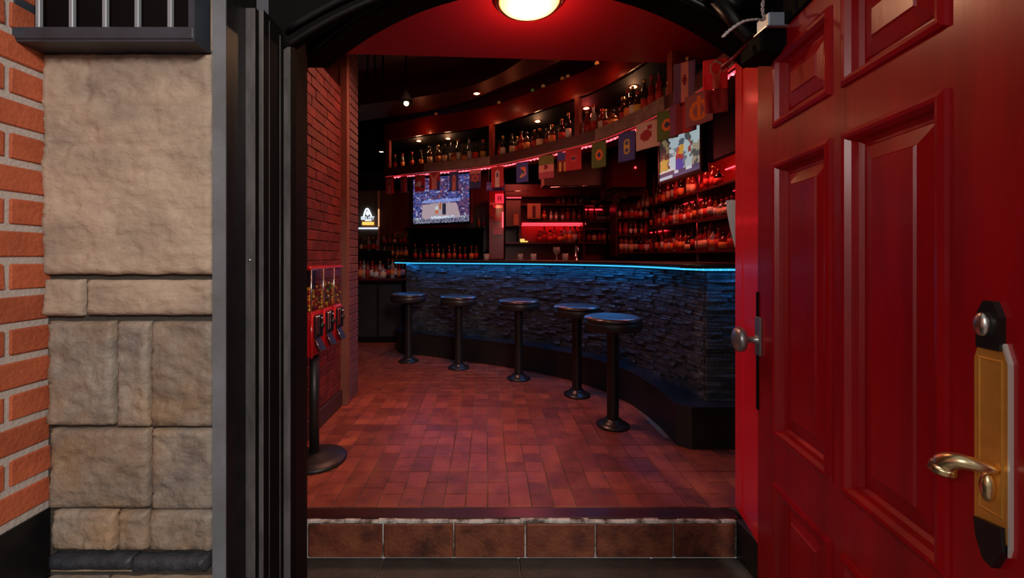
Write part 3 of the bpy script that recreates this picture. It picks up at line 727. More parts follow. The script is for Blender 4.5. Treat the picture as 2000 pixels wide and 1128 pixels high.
bm = MB().strip(offset(CAN,.0), offset(CAN,-.6), 2.52, 2.72).build('ceiling_beam', m_beam, kind='structure')
MB().strip(offset(CAN,-.03), offset(CAN,-.58), 2.512, 2.522).build('beam_underside', m_black, bm)
RF = smooth_path([(-2.6,5.2),(-1.3,4.75),(-.39,4.34),(.16,3.82),(.59,3.34),(.85,2.9),(.95,2.75)], 6)
RN = smooth_path([(-2.6,4.6),(-1.3,4.3),(-.355,3.95),(.10,3.58),(.40,3.10),(.55,2.85),(.6,2.75)], 6)
MB().strip(RN, RF, 2.75, 2.95).build('ceiling_ring', m_ceil, kind='structure')

# red led rope under the canopy
rope = thing('red_light_rope', 'red glowing light rope under the overhead bottle shelf edge', 'light rope', (0,4.2,2.09))
RP = offset(CAN, -.035)
MB().tube([(x,y,2.085+.004*math.sin(k*.8)) for k,(x,y) in enumerate(RP)], .0065, 6).build('light_tube', m_redled, rope)
b = MB(); RS = arclen(RP); t = 0
m_reddot = M('red_led_dot', (.5,.1,.1), .5, emit=(1.0,.09,.11), es=7)
while t < RS[-1]: (x,y),_ = at_len(RP, RS, t); b.sphere((x,y,2.083), .0085, 6, 4); t += .045
b.build('light_dots', m_reddot, rope, kind='stuff')

# bottles ------------------------------------------------------------
gl = {'brown': M('glass_brown',(.045,.012,.004),.12,rand=.3,coat=.5), 'dark': M('glass_dark',(.010,.012,.010),.1,rand=.3,coat=.5), 'clear': M('glass_clear',(.30,.26,.25),.12,rand=.3,coat=.5), 'amber': M('glass_amber',(.25,.06,.015),.12,rand=.3,coat=.5), 'green': M('glass_green',(.012,.05,.02),.1,rand=.3,coat=.5), 'red': M('glass_red',(.22,.01,.01),.12,rand=.3,coat=.5), 'blue': M('glass_blue',(.05,.09,.16),.12,rand=.3,coat=.5)}
lbm = {'orange': M('label_orange',(.75,.24,.05),.6,rand=.3), 'cream': M('label_cream',(.75,.52,.32),.6,rand=.2), 'red': M('label_red',(.5,.03,.02),.6,rand=.2), 'white': M('label_white',(.75,.7,.66),.6,rand=.2), 'yellow': M('label_yellow',(.75,.45,.08),.6,rand=.2)}
cpm = {'black': M('cap_black',(.02,.02,.02),.4), 'gold': M('cap_gold',(.6,.35,.1),.3,metal=.8), 'red': M('cap_red',(.4,.02,.02),.4)}
shapes = {
 'beer': [(.027,0),(.030,.004),(.030,.125),(.027,.145),(.015,.175),(.0125,.20),(.0125,.228),(.014,.230)],
 'wine': [(.034,0),(.037,.005),(.037,.175),(.033,.195),(.016,.215),(.0145,.225),(.0145,.280),(.016,.284)],
 'spirit': [(.038,0),(.042,.005),(.042,.150),(.038,.172),(.018,.200),(.015,.208),(.015,.250),(.018,.252)],
 'squat': [(.048,0),(.052,.006),(.052,.105),(.044,.130),(.018,.150),(.015,.156),(.015,.190),(.018,.192)],
 'tall': [(.030,0),(.033,.005),(.031,.215),(.026,.240),(.014,.262),(.0125,.27),(.0125,.325),(.014,.327)],
}
lab_z = {'beer': (.03,.11,.0308), 'wine': (.045,.13,.0378), 'spirit': (.03,.125,.0428), 'squat': (.02,.09,.0528), 'tall': (.05,.15,.0332)}
bmesh_cache = {}
def bottle(shape, glass, lab, cap, loc, label, group, scale=1.0, parts=True):
    k = (shape, glass)
    if k not in bmesh_cache: bmesh_cache[k] = MB().lathe(shapes[shape], n=12).mesh('bottle', gl[glass])
    o = bpy.data.objects.new('bottle', bmesh_cache[k]); COL.objects.link(o); o.location = loc; o.scale = (scale,)*3; o.rotation_euler = (0,0,random.uniform(0,6))
    tag(o, label, 'bottle', group); ORG[o.name] = (0,0,0)
    if parts:
        z0, z1, r = lab_z[shape]; k2 = (shape, 'L', lab)
        if k2 not in bmesh_cache: bmesh_cache[k2] = MB().lathe([(r-.001,z0),(r,z0),(r,z1),(r-.001,z1)], n=12).mesh('bottle_label', lbm[lab])
        p = bpy.data.objects.new('bottle_label', bmesh_cache[k2]); COL.objects.link(p); p.parent = o
        zt, rt = shapes[shape][-1][1], shapes[shape][-1][0]; k3 = (shape, 'C', cap)
        if k3 not in bmesh_cache: bmesh_cache[k3] = MB().lathe([(rt+.0015,zt-.026),(rt+.002,zt+.004),(rt-.002,zt+.006)], n=10).mesh('bottle_cap', cpm[cap])
        p = bpy.data.objects.new('bottle_cap', bmesh_cache[k3]); COL.objects.link(p); p.parent = o
    return o
random.seed(5)
SHW = {'beer':'short', 'wine':'wine', 'spirit':'broad', 'squat':'squat', 'tall':'tall slim'}
top_b = [(772,'beer','dark','red'),(785,'beer','brown','orange'),(806,'beer','brown','red'),(822,'beer','brown','orange'),(840,'wine','brown','cream'),(855,'wine','brown','orange'),(867,'wine','dark','cream'),(880,'tall','blue','white'),(886,'squat','amber','orange'),(895,'tall','dark','white'),(905,'squat','brown','orange'),(915,'tall','blue','white'),(929,'spirit','dark','red'),(942,'wine','brown','yellow'),
 (975,'beer','red','red'),(983,'wine','dark','white'),(998,'wine','dark','cream'),(1011,'beer','dark','red'),(1018,'wine','red','red'),(1029,'spirit','brown','orange'),(1043,'spirit','brown','red'),(1054,'spirit','dark','cream'),(1067,'beer','brown','red'),(1080,'spirit','brown','orange'),(1097,'wine','brown','red'),(1112,'tall','dark','white'),
 (1139,'beer','clear','white'),(1148,'wine','red','red'),(1161,'tall','clear','red'),(1174,'spirit','red','white'),(1185,'beer','brown','red'),(1199,'squat','amber','orange'),(1214,'wine','brown','red'),(1226,'tall','brown','orange'),(1237,'tall','dark','white'),(1248,'spirit','brown','yellow'),(1260,'tall','dark','red'),(1272,'tall','red','red'),(1287,'tall','red','red'),(1311,'wine','amber','orange'),(1320,'wine','amber','cream'),(1345,'wine','amber','red')]
CB = offset(CAN, -.10); CBS = arclen(CB)
for i, (px, sh, g, lb) in enumerate(top_b):
    best = min(range(600), key=lambda k: abs(952+800*(lambda p: p[0]/p[1])(at_len(CB,CBS,CBS[-1]*k/600)[0])-px)); (x,y),_ = at_len(CB, CBS, CBS[-1]*best/600)
    if i < 14: pos = ORD[i]+' from the far end'
    elif i < 26: pos = ORD[i-14]+' past the second post'
    else: pos = ORD[i-26]+' past the third post'
    bottle(sh, g, lb, random.choice(['black','gold','red']), (x+random.uniform(-.01,.01), y, 2.186), f'{SHW[sh]} bottle with {lb} label, {pos} of the overhead shelf', 'bottles on the overhead shelf', .80)
# downlights in the canopy bay and the ceilings
def downlight(x, y, z, lab, r=.03, mat=None, pt=None):
    t = thing('downlight', lab, 'downlight', (x,y,z), group='small ceiling downlights')
    MB().lathe([(r*1.5,z+.0),(r*1.5,z-.004),(r*1.05,z-.007),(r*1.0,z-.002)], (x,y,0), 20).build('trim_ring', m_copper, t)
    MB().lathe([(r,z-.001),(r*.8,z-.006),(.001,z-.008)], (x,y,0), 16).build('lamp_face', mat or m_warm, t)
for px, d, lab in ((818,4.80,'farthest downlight in the bay above the overhead bottles'),(875,4.70,'double-looking downlight above the bottles before the second post'),(1050,4.10,'bright downlight above bottles between second and third posts'),(1145,3.74,'reddish downlight just past the third post of the bottle shelf'),(1237,3.27,'large bright downlight above the tall bottles by the flags')):
    x = (px-952)*d/800; downlight(x, d, 2.512, lab, .028)
    point('downlight_glow', (x, d, 2.46), 2.0, (1,.45,.22) if px != 1145 else (1,.1,.08))
for px in (835, 960, 1010, 1108, 1190):
    (x,y),a = at_len(CAN, CS, can_t(px)); point('added_beam_glow', (x-.10*math.sin(a+3.14159)*-1*0-.06, y-.09, 2.56), .35, (1.0,.20,.07), .01)  # added points without fixtures, imitating downlight reflections on the beam
downlight(-.105, 4.0, 2.75, 'downlight in the dark lowered ceiling ring', .03)
downlight(-1.45, 5.6, 2.95-.36, 'downlight above the dark cabinet in the far corner', .03)
MB().box(-2.6,-1.15,5.3,7.0,2.59,2.95).build('ceiling_drop', m_black, kind='structure')
# pendant
pn = thing('pendant_lamp', 'black bell pendant lamp hanging on a cord near the brick pier', 'pendant lamp', (-.715,3.6,2.47))
MB().tube([(-.715,3.6,2.95),(-.715,3.6,2.60)], .008, 8).build('cord', m_black, pn)
MB().lathe([(.012,2.62),(.02,2.60),(.045,2.565),(.058,2.53),(.058,2.50),(.054,2.50),(.05,2.53),(.02,2.57)], (-.715,3.6,0), 24).build('shade', m_black, pn)
MB().sphere((-.71,3.585,2.497), .022, 12, 8).build('bulb', m_warm, pn)
downlight(-.66, 3.9, 2.75-.0, 'tiny glowing light just beyond the bell pendant', .018) if False else None
for i, (px, zb) in enumerate(((718,2.60),(732,2.62),(748,2.66))):
    x = (px-952)*3.62/800
    o = MB().tube([(x,3.62,2.95),(x,3.62,zb)], .008, 6).sphere((x,3.62,zb), .012, 8, 4).build('hanging_cable', m_black); tag(o, ['dark cable hanging from the ceiling nearest the brick pier','dark cable hanging between the two other ceiling cables','dark cable hanging from the ceiling nearest the pendant lamp'][i], 'cable', 'dark cables hanging from the ceiling')
# little coloured ornaments along the top of the beam
for i, (px, cl) in enumerate(((851,(1,.2,.05)),(975,(1,.35,.1)),(1042,(.1,.35,.05)),(1063,(1,.4,.1)),(1100,(1,.25,.05)),(1112,(1,.3,.1)),(1170,(1,.18,.04)))):
    (x,y),_ = at_len(CAN, CS, can_t(px)); y += .06
    o = thing('bauble_light', ['dim red bauble light on the beam above the far bottles','small orange bauble light on the beam near the ring downlight','dim green bauble light on the curved beam','small amber bauble light beside the green one on the beam','orange bauble light, further of a touching pair on the beam','orange bauble light, nearer of a touching pair on the beam','brightest orange bauble light on the beam near the porch ceiling'][i], 'bauble', (x,y,2.72), group='bauble lights on the curved beam')
    MB().sphere((x,y,2.752), .018, 12, 8).build('globe', M('bauble_glow', (.2,.05,.02), .3, emit=cl, es=.10 if i < 6 else .5), o)
    MB().lathe([(.012,2.72),(.012,2.74)], (x,y,0), 10).build('cap', m_darkmetal, o)

# ------------------------------------------------------------------ flags
m_cloth = attr_mat('flag_cloth', .8)
FC = offset(CAN, .03); FS = arclen(FC)
RED=(.45,.02,.03); DRED=(.22,.01,.02); PNK=(.62,.22,.20); BLU=(.06,.06,.28); DBL=(.03,.03,.12); OLV=(.16,.14,.03); GRN=(.10,.14,.03); ORG_=(.75,.15,.02); WHT=(.62,.40,.36); YEL=(.6,.4,.06); PUR=(.22,.05,.14)
def disk(u, v, cx, cy, r, asp=1.3): return math.hypot((u-cx), (v-cy)*asp) < r
def ring(u, v, cx, cy, r0, r1, asp=1.3): return r0 <= math.hypot((u-cx), (v-cy)*asp) < r1
def f_pale(a, b, c): return lambda u,v: c if disk(u,v,.5,.62,.13) else (b if .3<u<.7 and v<.85 else a)
def f_horn(u,v): return WHT if (u<.6 and .3<v<.6 and v<u+.35) else (DBL if disk(u,v,.7,.3,.16) else (GRN if disk(u,v,.5,.85,.15) else RED))
def f_vee(u,v): return (PNK if abs(u-.45) < .22 and v < .6 or abs(abs(u-.45)-(v-.5)*.8) < .10 and v > .5 else (BLU if u>.5 and v<.5 else RED))
def f_ringr(u,v): return PNK if v>.82 else (ORG_ if ring(u,v,.5,.55,.18,.24) else (PUR if v>.4 else DBL))
def f_center(a, b, c): return lambda u,v: (c if .42<u<.58 and .5<v<.72 else b) if (.32<u<.68 and v<.9-abs(u-.5)) else a
def f_emb(u,v): return (ORG_ if disk(u,v,.65,.65,.14) else (YEL if disk(u,v,.45,.35,.16) and (int(u*9)+int(v*9))%2 else (PNK if ring(u,v,.5,.5,.22,.33) and u>.35 else BLU)))
def f_tri(u,v): return DRED if disk(u,v,.48,.5,.14) else (OLV if v>.62 else (PNK if v>.28 else (.40,.06,.10)))
def f_by(u,v): return BLU if v>.6 else (YEL if (int(u*5)%2 and v<.5) else DRED)
def f_redem(u,v): return (DBL if disk(u,v,.5,.55,.1) else (.55,.06,.04)) if disk(u,v,.5,.55,.2) else RED
def f_ringo(u,v): return DBL if disk(u,v,.5,.5,.12) else (ORG_ if disk(u,v,.5,.5,.27) else GRN)
def f_blue8(u,v): return YEL if (ring(u,v,.5,.62,.10,.2) or ring(u,v,.5,.38,.10,.2)) else BLU
def f_fig(u,v): return (.35,.02,.04) if disk(u,v,.45,.5,.26) or (disk(u,v,.6,.78,.1)) else WHT
def f_str(u,v): return [PUR,DRED,RED,PUR][min(3,int(u*4))]
def f_orn(u,v): return (ORG_ if ring(u,v,.5,.45,.2,.32,1.0) or (abs(u-.5)<.06 and .15<v<.9) else (.30,.08,.10))
def f_dia(u,v): return DRED if abs(u-.5)*1.4+abs(v-.55)*1.0<.17 and .3<u<.7 else ((.60,.20,.17) if .33<u<.67 else (.16,.07,.17))
def f_cr(u,v): return (WHT if ring(u,v,.52,.70,.2,.25,1.0) else (.95,.03,.05)) if v>.5 else ((.95,.25,.18) if .38<u<.66 else (.90,.015,.04))
flags = [(761,.105,.20,f_pale(RED,PNK,DRED),0,'narrow red flag with pale centre, farthest on the string'),
 (789,.085,.19,f_str,0,'dim purple striped flag, second on the string'),
 (820,.12,.185,f_horn,0,'red flag with pale swoosh above the far television'),
 (849,.125,.19,f_vee,0,'red flag with pink forked emblem over the far television'),
 (887,.10,.21,f_center(BLU,PNK,RED),0,'blue flag with pale centre stripe over the far television'),
 (928,.12,.20,f_ringr,0,'purple flag with ring emblem beside the far television'),
 (971,.125,.215,f_center(RED,WHT,DBL),0,'red flag with white pillar shape over the lit column'),
 (1020,.11,.20,f_emb,0,'blue flag with pink and yellow crest over the centre shelves'),
 (1067,.125,.21,f_tri,0,'olive, pink and red banded flag with red emblem'),
 (1099,.08,.17,f_by,0,'narrow blue and yellow flag behind a red flag'),
 (1120,.12,.19,f_redem,0,'plain red flag with small dark emblem'),
 (1170,.09,.21,f_ringo,0,'narrow green flag with orange ring above the smoky panel'),
 (1224,.085,.215,f_blue8,0,'blue flag with yellow double ring emblem'),
 (1265,.11,.185,f_fig,0,'white flag with dark red figure beside the near television'),
 (1303,.09,.185,f_ringo,0,'wide green flag with orange ring over the near television'),
 (1333,.11,.19,f_str,0,'red and purple striped flag over the near television'),
 (1364,.105,.18,f_orn,0,'maroon flag with orange star-like crest near the door jamb')]
for k, (px, wd, hh, fn, dz, lab) in enumerate(flags):
    best = min(range(800), key=lambda q: abs(952+800*(lambda p: p[0]/p[1])(at_len(FC,FS,FS[-1]*q/800)[0])-px)); (x,y), a = at_len(FC, FS, FS[-1]*best/800)
    a2 = a*0.75
    o = painted('bunting_flag', m_cloth, wd/max(.6,math.cos(a2)), hh, 16, 20, fn, wave=.004, thick=.0012, loc=(x,y,2.075+random.uniform(-.008,.008)), rz=a2, seed=k)
    tag(o, lab, 'flag', 'bunting flags under the overhead shelf')
for (px, d, wd, zt, hh, fn, rz, lab) in ((1337,2.40,.118,2.297,.234,f_dia,R(-35),'long purple flag with pink stripe and red diamond, hanging above the string'),(1397,2.06,.112,2.150,.152,f_cr,R(-20),'big bright red flag with pale ring, hanging highest by the door jamb'),
        (1399,2.05,.105,1.992,.115,lambda u,v: (.30,.01,.02) if int(u*6)%2 else (.42,.02,.03),R(-20),'dark red crumpled flag hanging below the big bright red one')):
    o = painted('bunting_flag', m_cloth, wd, hh, 18, 26, fn, wave=.004, thick=.0012, loc=((px-952)*d/800, d, zt), rz=rz, seed=px)
    tag(o, lab, 'flag', 'bunting flags under the overhead shelf')
o = painted('blue_pennant', m_cloth, .19, .09, 14, 8, lambda u,v: (.10,.07,.30) if (v>.75 or abs(v-.45)>.12+.1*math.sin(u*30)) else (.20,.14,.42), wave=.004, thick=.0012, loc=(.085,4.24,1.925)); tag(o, 'wide short blue pennant hanging below the red flag with white pillar', 'pennant')
MB().tube([(-.07,.0,0),(-.07,0,.16)], .002, 5).tube([(.07,.0,0),(.07,0,.16)], .002, 5).build('hanging_string', m_cord, o)
o = MB().tube([(x,y,2.078+.006*math.sin(i*.9)) for i,(x,y) in enumerate(FC)]+[((1397-952)*2.06/800, 2.06, 2.150)], .002, 5).build('bunting_string', m_cord); tag(o, 'thin string the flags hang from, along the overhead shelf', 'string')

# ------------------------------------------------------------------ televisions
m_scr = attr_mat('screen_light', .3, 0.9)
rn = random.Random(4)
crowd = [[rn.random() for _ in range(130)] for _ in range(90)]
def tv1(u, v):
    n_ = crowd[int(v*89)][int(u*129)]
    lx = (u-.16)/.7
    if v < .09: return (.30,.32,.42) if n_ > .6 else (.05,.04,.09)
    if .10 < v < .155 and .33 < u < .75: return (.75,.8,.9) if n_ > .35 else (.12,.14,.3)
    if (.04<v<.14 and (u<.2 or u>.8)): return (.55,.6,.72) if n_ > .55 else (.12,.1,.2)
    court = v < .44-.08*abs(u-.5) and v > .1 and (u > .16+.05*(v-.1)) and u < .86-.25*(v-.1)
    if court:
        if .54<u<.60 and .17<v<.42: return (.02,.02,.04)
        if .41<u<.46 and .2<v<.36: return (.55,.6,.6) if v > .28 else (.5,.15,.05)
        if .48<u<.52 and .30<v<.44: return (.4,.12,.04)
        return (.42,.32,.36)
    if .44 < v < .52 and .2 < u < .85: return (.15,.22,.60) if n_ > .4 else (.35,.4,.7)
    b = noise.noise(Vector((u*22, v*20, 1))); c = noise.noise(Vector((u*30, v*26, 7))); g = noise.noise(Vector((u*4, v*4, 3)))
    if b > .42: return (.40,.42,.58)
    if c > .38: return (.34,.09,.10)
    if c < -.3 or b < -.35: return (.02,.02,.07)
    return (.07,.08,.30) if g+b*.5 > -.05 else (.10,.05,.14)
def tv2(u, v):
    n_ = crowd[int(v*89)][int(u*129)]
    if v > .22: u, v = min(.999, max(0, u+.05*noise.noise(Vector((u*14, v*12, 5))))), min(.999, v+.06*noise.noise(Vector((u*13, v*14, 9))))
    if v < .08: return (.08,.07,.14) if u > .35 else (.45,.48,.55)
    if v < .15: return (.55,.56,.62) if (.4<u<.5 or .68<u<.82) else (.05,.05,.11)
    if v < .22 and u < .4: return (.6,.62,.62) if v > .18 else (.08,.08,.08)
    nn = noise.fractal(Vector((u*6+3, v*4, 2)), 1, 2, 4)
    if u < .27:
        if v < .5 and abs(u-.13) < .1: return (.40,.28,.05)
        return (.02,.02,.02) if nn > 0 else (.16,.13,.06)
    if u < .66:
        if v > .7: return (.34,.42,.46) if nn > -.15 else (.07,.09,.12)
        if .47 < u < .62 and v > .5: return (.50,.26,.04) if u > .52 else (.45,.07,.04)
        if .43 < u < .62 and v < .5: return (.03,.05,.28) if v < .4 else (.30,.03,.03)
        if u < .43 and v < .5: return (.40,.52,.56)
        return (.12,.16,.20) if nn > 0 else (.42,.46,.48)
    if .76 < u < .80 and .45 < v < .72: return (.25,.04,.03)
    if nn > .18: return (.06,.07,.07)
    return (.34,.43,.45) if v > .62 or u < .82 else (.28,.24,.17)
def television(label, L, Rr, zb, zt, fn, nx, ny):
    mx, my = (L[0]+Rr[0])/2, (L[1]+Rr[1])/2; w_ = math.hypot(Rr[0]-L[0], Rr[1]-L[1]); rz = math.atan2(Rr[1]-L[1], Rr[0]-L[0])
    t = local('television', label, 'television', (mx,my,zb), rz, 'televisions over the bar'); h_ = zt-zb
    MB().cbox(-w_/2-.02, w_/2+.02, .004, .06, -.025, h_+.02, .004).build('housing', m_screenbody, t)
    for a, b, c, d in ((-w_/2-.02,w_/2+.02,-.025,0),(-w_/2-.02,w_/2+.02,h_,h_+.02),(-w_/2-.02,-w_/2,0,h_),(w_/2,w_/2+.02,0,h_)):
        MB().box(a, b, -.006, .006, c, d).build('bezel', m_screenbody, t)
    painted('screen', m_scr, w_, h_, nx, ny, fn, parent=t, loc=(0,.0,h_))
    MB().box(-.05,.05,.06,.12,h_/2-.05,h_/2+.05).tube([(0,.09,h_/2),(0,.09,2.95-zb)], .02, 8).build('ceiling_mount', m_black, t)
    return t
television('wide television showing a basketball court on the far wall', (-1.0875,6.0), (-.243,5.55), 1.63, 2.28, tv1, 110, 74)
television('bright television tilted beside the near shelves behind the flags', (1.64,3.9), (1.715,3.3), 1.865, 2.24, tv2, 60, 60)
o = MB().cbox(1.76,1.80,2.86,3.28,1.90,2.40,.01).build('wall_speaker', M('speaker_dark',(.018,.012,.03),.4)); tag(o, 'dark blue-black panel hanging next to the near television', 'speaker')

# ------------------------------------------------------------------ right wall shelving
rs = thing('right_wall_shelving', 'three dark red shelves full of bottles along the side wall behind the bar', 'shelving', (2.45,4.8,0))
for z in (1.22,1.56,1.87):
    MB().cbox(2.28,2.62,3.18,6.9,z-.025,z,.003).build('shelf_board', m_shelf, rs)
for y in (3.3,4.5,5.7,6.85): MB().cbox(2.30,2.33,y-.01,y+.01,.9,2.3,.002).build('upright', m_chrome if y < 5 else m_shelf, rs)
MB().box(2.60,2.62,3.18,6.9,.9,2.4).build('back_board', M('red_backboard',(.22,.012,.01),.35), rs)
MB().cbox(2.2,2.62,3.18,6.9,0,.95,.004).build('cupboard', m_black, rs)
for y0, y1, z in ((3.3,4.3,1.845),(4.9,5.4,1.845),(5.9,6.5,1.53)):
    MB().tube([(2.58,y0,z),(2.58,y1,z)], .005, 6).build('light_tube', m_redledlow, rs)
MB().tube([(2.56,3.2,2.09),(2.56,4.4,2.09)], .008, 6).build('light_tube', m_redled, rs)
glk = ['red','amber','red','clear','brown','dark','red','clear']; lks = ['red','orange','cream','white','red']
random.seed(21)
for zi, (z, y0, nm) in enumerate(((1.221,3.62,'lowest'),(1.561,3.70,'middle'),(1.871,4.1,'top'))):
    y = y0; i = 0
    while y < 6.6 and i < 26:
        sh = random.choice(['spirit','wine','squat','spirit','tall'] if zi != 1 else ['beer','spirit','squat','wine'])
        g = random.choice(glk); lb = random.choice(lks); wd = shapes[sh][2][0]
        y += wd*.9+random.uniform(.0,.02)*(1 if zi < 2 else 5)
        bottle(sh, g, lb, random.choice(['black','gold','red']), (2.335+random.uniform(0,.03), y, z), f'{SHW[sh]} {g} bottle, {ORD[i]} from the door along the {nm} side wall shelf', 'bottles on the side wall shelves', .88)
        y += wd*.9+.008; i += 1
    y = y0+.3
o = MB().cbox(2.285,2.31,3.9,4.5,1.585-.06,1.60-.06+.02,.002).build('price_rail', m_pale); tag(o, 'thin orange strip on the front of the middle side wall shelf', 'shelf rail')

# ------------------------------------------------------------------ back wall furniture
def at(px, py, d): return ((px-952)*d/800, d, EYE-(py-500)*d/800)
def pbox(x0, y0, x1, y1, d, dep, c=.004):
    a = at(x0,y1,d); b = at(x1,y0,d); return MB().cbox(a[0], b[0], d, d+dep, a[2], b[2], c)
bb = thing('back_bar_shelving', 'dark back bar unit with open bottle shelves and red lit niche', 'shelving', (0.7,6.3,0))
D = 6.2
pbox(983,372,987,506,D,.3).build('upright', m_black, bb)
pbox(1013,430,1017,475,D,.3,.002).build('upright', m_shelf, bb)
pbox(1139,383,1143,506,D,.3,.002).build('upright', m_shelf, bb)
pbox(1196,383,1202,506,D,.3,.002).build('upright', m_black, bb)
for x0,x1,yy in ((987,1200,430),(1017,1200,397),(985,1262,380),(987,1200,472),(1143,1200,445)):
    pbox(x0,yy,x1,yy+4,D,.3,.002).build('shelf_board', m_shelf, bb)
MB().box(*[at(985,0,6.52)[0], at(1262,0,6.52)[0]], 6.5, 6.53, .9, 2.3).build('back_board', M('back_red',(.16,.010,.010),.3), bb)
a = at(1018,0,6.45)[0]; b = at(1139,0,6.45)[0]
MB().box(a, b, 6.47, 6.49, 1.39, 1.66).build('lit_niche_panel', M('niche_red',(.6,.02,.03),.35), bb)
MB().tube([(a,6.28,1.655),(b,6.28,1.655)], .008, 6).tube([(a,6.40,1.64),(b,6.40,1.64)], .005, 6).build('light_tube', m_redled, bb)
MB().tube([at(989,386,D-.01),at(1018,386,D-.01)], .007, 6).build('light_tube', m_redled, bb)
MB().tube([at(1020,384,D+.1),at(1066,384,D+.1)], .009, 6).build('light_tube', m_redledlow, bb)
MB().tube([at(1135,409,D+.15),at(1176,409,D+.15)], .010, 6).build('light_tube', m_redledlow, bb)
MB().cbox(-1.0, 2.18, 5.95, 6.6, 0, 1.08, .004).build('base_cabinet', m_black, bb)
MB().cbox(-1.0, 2.18, 5.93, 6.6, 1.08, 1.10, .004).build('base_worktop', m_shelf, bb)
random.seed(8)
def row(y_px, x0, x1, d, kinds, nm, grp, n, gls=glk, lbs=lks, sc=1.0, z=None):
    for i in range(n):
        px = x0+(x1-x0)*(i+.5)/n+random.uniform(-1.5,1.5); X, _, Z = at(px, y_px, d)
        sh = random.choice(kinds); g = random.choice(gls); lb = random.choice(lbs)
        bottle(sh, g, lb, random.choice(['black','gold','red']), (X, d+random.uniform(0,.05), (z if z is not None else Z)+.001), f'{SHW[sh]} {g} bottle, {ORD[i]} from left {nm}', grp, sc)
row(430, 1058, 1140, D+.1, ['spirit','wine','beer'], 'over the red lit niche', 'bottles over the lit niche', 7, sc=.78, z=at(0,430,D)[2])
row(472, 1050, 1138, D+.1, ['spirit','squat','spirit'], 'inside the red lit niche', 'bottles in the lit niche', 9, gls=['red','clear','red','clear','amber'], sc=.95, z=at(0,472,D)[2])
row(397, 1085, 1165, D+.1, ['beer','squat'], 'on the highest centre shelf', 'bottles on the highest centre shelf', 7, gls=['dark','clear','red','dark'], sc=.75, z=at(0,397,D)[2])
row(430, 1146, 1196, D+.1, ['beer','squat'], 'past the red lit niche', 'bottles past the lit niche', 5, gls=['dark','red','brown'], sc=.8, z=at(0,430,D)[2])
row(472, 1146, 1196, D+.1, ['wine','spirit'], 'on the low shelf past the lit niche', 'bottles low past the lit niche', 5, gls=['dark','amber','brown'], sc=.85, z=at(0,472,D)[2])
# bottles on the far side wall corner
cs = thing('corner_shelf', 'dark corner shelving with small bottles between the niche and side wall shelves', 'shelving', (1.9,6.2,0))
for yy in (424, 458, 492): pbox(1206,yy,1268,yy+3,5.8,.3,.002).build('shelf_board', m_shelf, cs)
pbox(1203,395,1206,500,5.8,.3,.001).build('upright', m_shelf, cs)
row(424, 1208, 1268, 5.85, ['squat','beer'], 'on the top corner shelf', 'bottles on the top corner shelf', 6, gls=['red','clear','red'], sc=.8, z=at(0,424,5.8)[2])
row(458, 1208, 1268, 5.85, ['beer','spirit'], 'on the middle corner shelf', 'bottles on the middle corner shelf', 6, gls=['red','dark','brown'], sc=.8, z=at(0,458,5.8)[2])
row(492, 1208, 1268, 5.85, ['wine','spirit'], 'on the bottom corner shelf', 'bottles on the bottom corner shelf', 6, gls=['red','dark','amber'], sc=.9, z=at(0,492,5.8)[2])
# picture frame, sign, posters, column, panels
pf = thing('framed_picture', 'small framed pale picture of a dark bottle standing on the centre shelf', 'picture', at(1043,429,6.1))
pbox(1030,397,1056,427,6.1,.02,.002).build('frame', m_pale, pf); pbox(1032,399,1054,425,6.095,.004,.001).build('picture_print', m_pale, pf)
pbox(1040,402,1046,424,6.09,.004,.001).build('print_figure', m_dark, pf)
mp = thing('wall_mirror', 'narrow smoky mirror panel with tan reflection beside the lit column', 'mirror', at(1003,440,6.15))
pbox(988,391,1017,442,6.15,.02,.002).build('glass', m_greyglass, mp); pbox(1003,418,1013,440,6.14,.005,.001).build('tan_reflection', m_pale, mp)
cl = thing('lit_column', 'red lit square column with mirror strips behind the bar', 'column', at(970,500,5.9))
pbox(955,372,984,506,5.9,.25).build('shaft', M('column_red',(.20,.012,.012),.2,coat=.5), cl)
s_ = pbox(967,378,984,397,5.895,.004,.001).build('lit_sign', M('sign_red',(.4,.01,.02),.4,emit=(1,.03,.06),es=1.1), cl)
for g in ((972,383,979,384.5),(972,383,973.5,393),(977.5,383,979,393),(972,387,979,388.5)): pbox(*g,5.888,.004,.0005).build('sign_glyph', m_dark, s_)
MB().tube([at(982,414,5.88),at(982,444,5.88)], .008, 6).build('light_tube', m_redled, cl)
for g in ((957,396,966,400),(963,400,982,406),(958,418,966,424),(964,424,980,432),(962,446,981,458)):
    pbox(*g,5.89,.006,.001).build('mirror_chip', M('chip',(.55,.12,.12),.1,metal=.6), cl)
hd = thing('wall_cabinet', 'smoky glass wall cabinet with bright silver lower edge above the centre shelves', 'cabinet', at(1130,366,5.6))
pbox(1062,300,1190,362,5.6,.3).build('glass_front', m_greyglass, hd)
MB().tube([at(1075,366,5.58),at(1190,361,5.58)], .008, 6).build('lower_edge', m_chrome, hd)
MB().tube([at(985,374,5.9),at(1034,372,5.9)], .006, 6).build('lower_edge', m_chrome, hd)
pn2 = thing('speaker_cabinet', 'dark red boxed cabinet with one small red light near the near television', 'cabinet', at(1230,365,5.3))
pbox(1195,292,1263,365,5.3,.35).build('box', M('cab_red',(.045,.004,.004),.8,spec=.1), pn2)
MB().sphere(at(1241,327,5.29), .014, 10, 6).build('indicator_light', m_redled, pn2)
for (g, lab) in (((1174,367,1194,392),'pale poster farthest left under the dark red cabinet'),((1196,372,1210,397),'tan poster in the middle of three under the dark red cabinet'),((1211,368,1225,388),'small cream poster next to the dark bracket')):
    o = pbox(*g,5.9,.01,.001).build('poster', m_pale); tag(o, lab, 'poster', 'posters under the dark red cabinet')
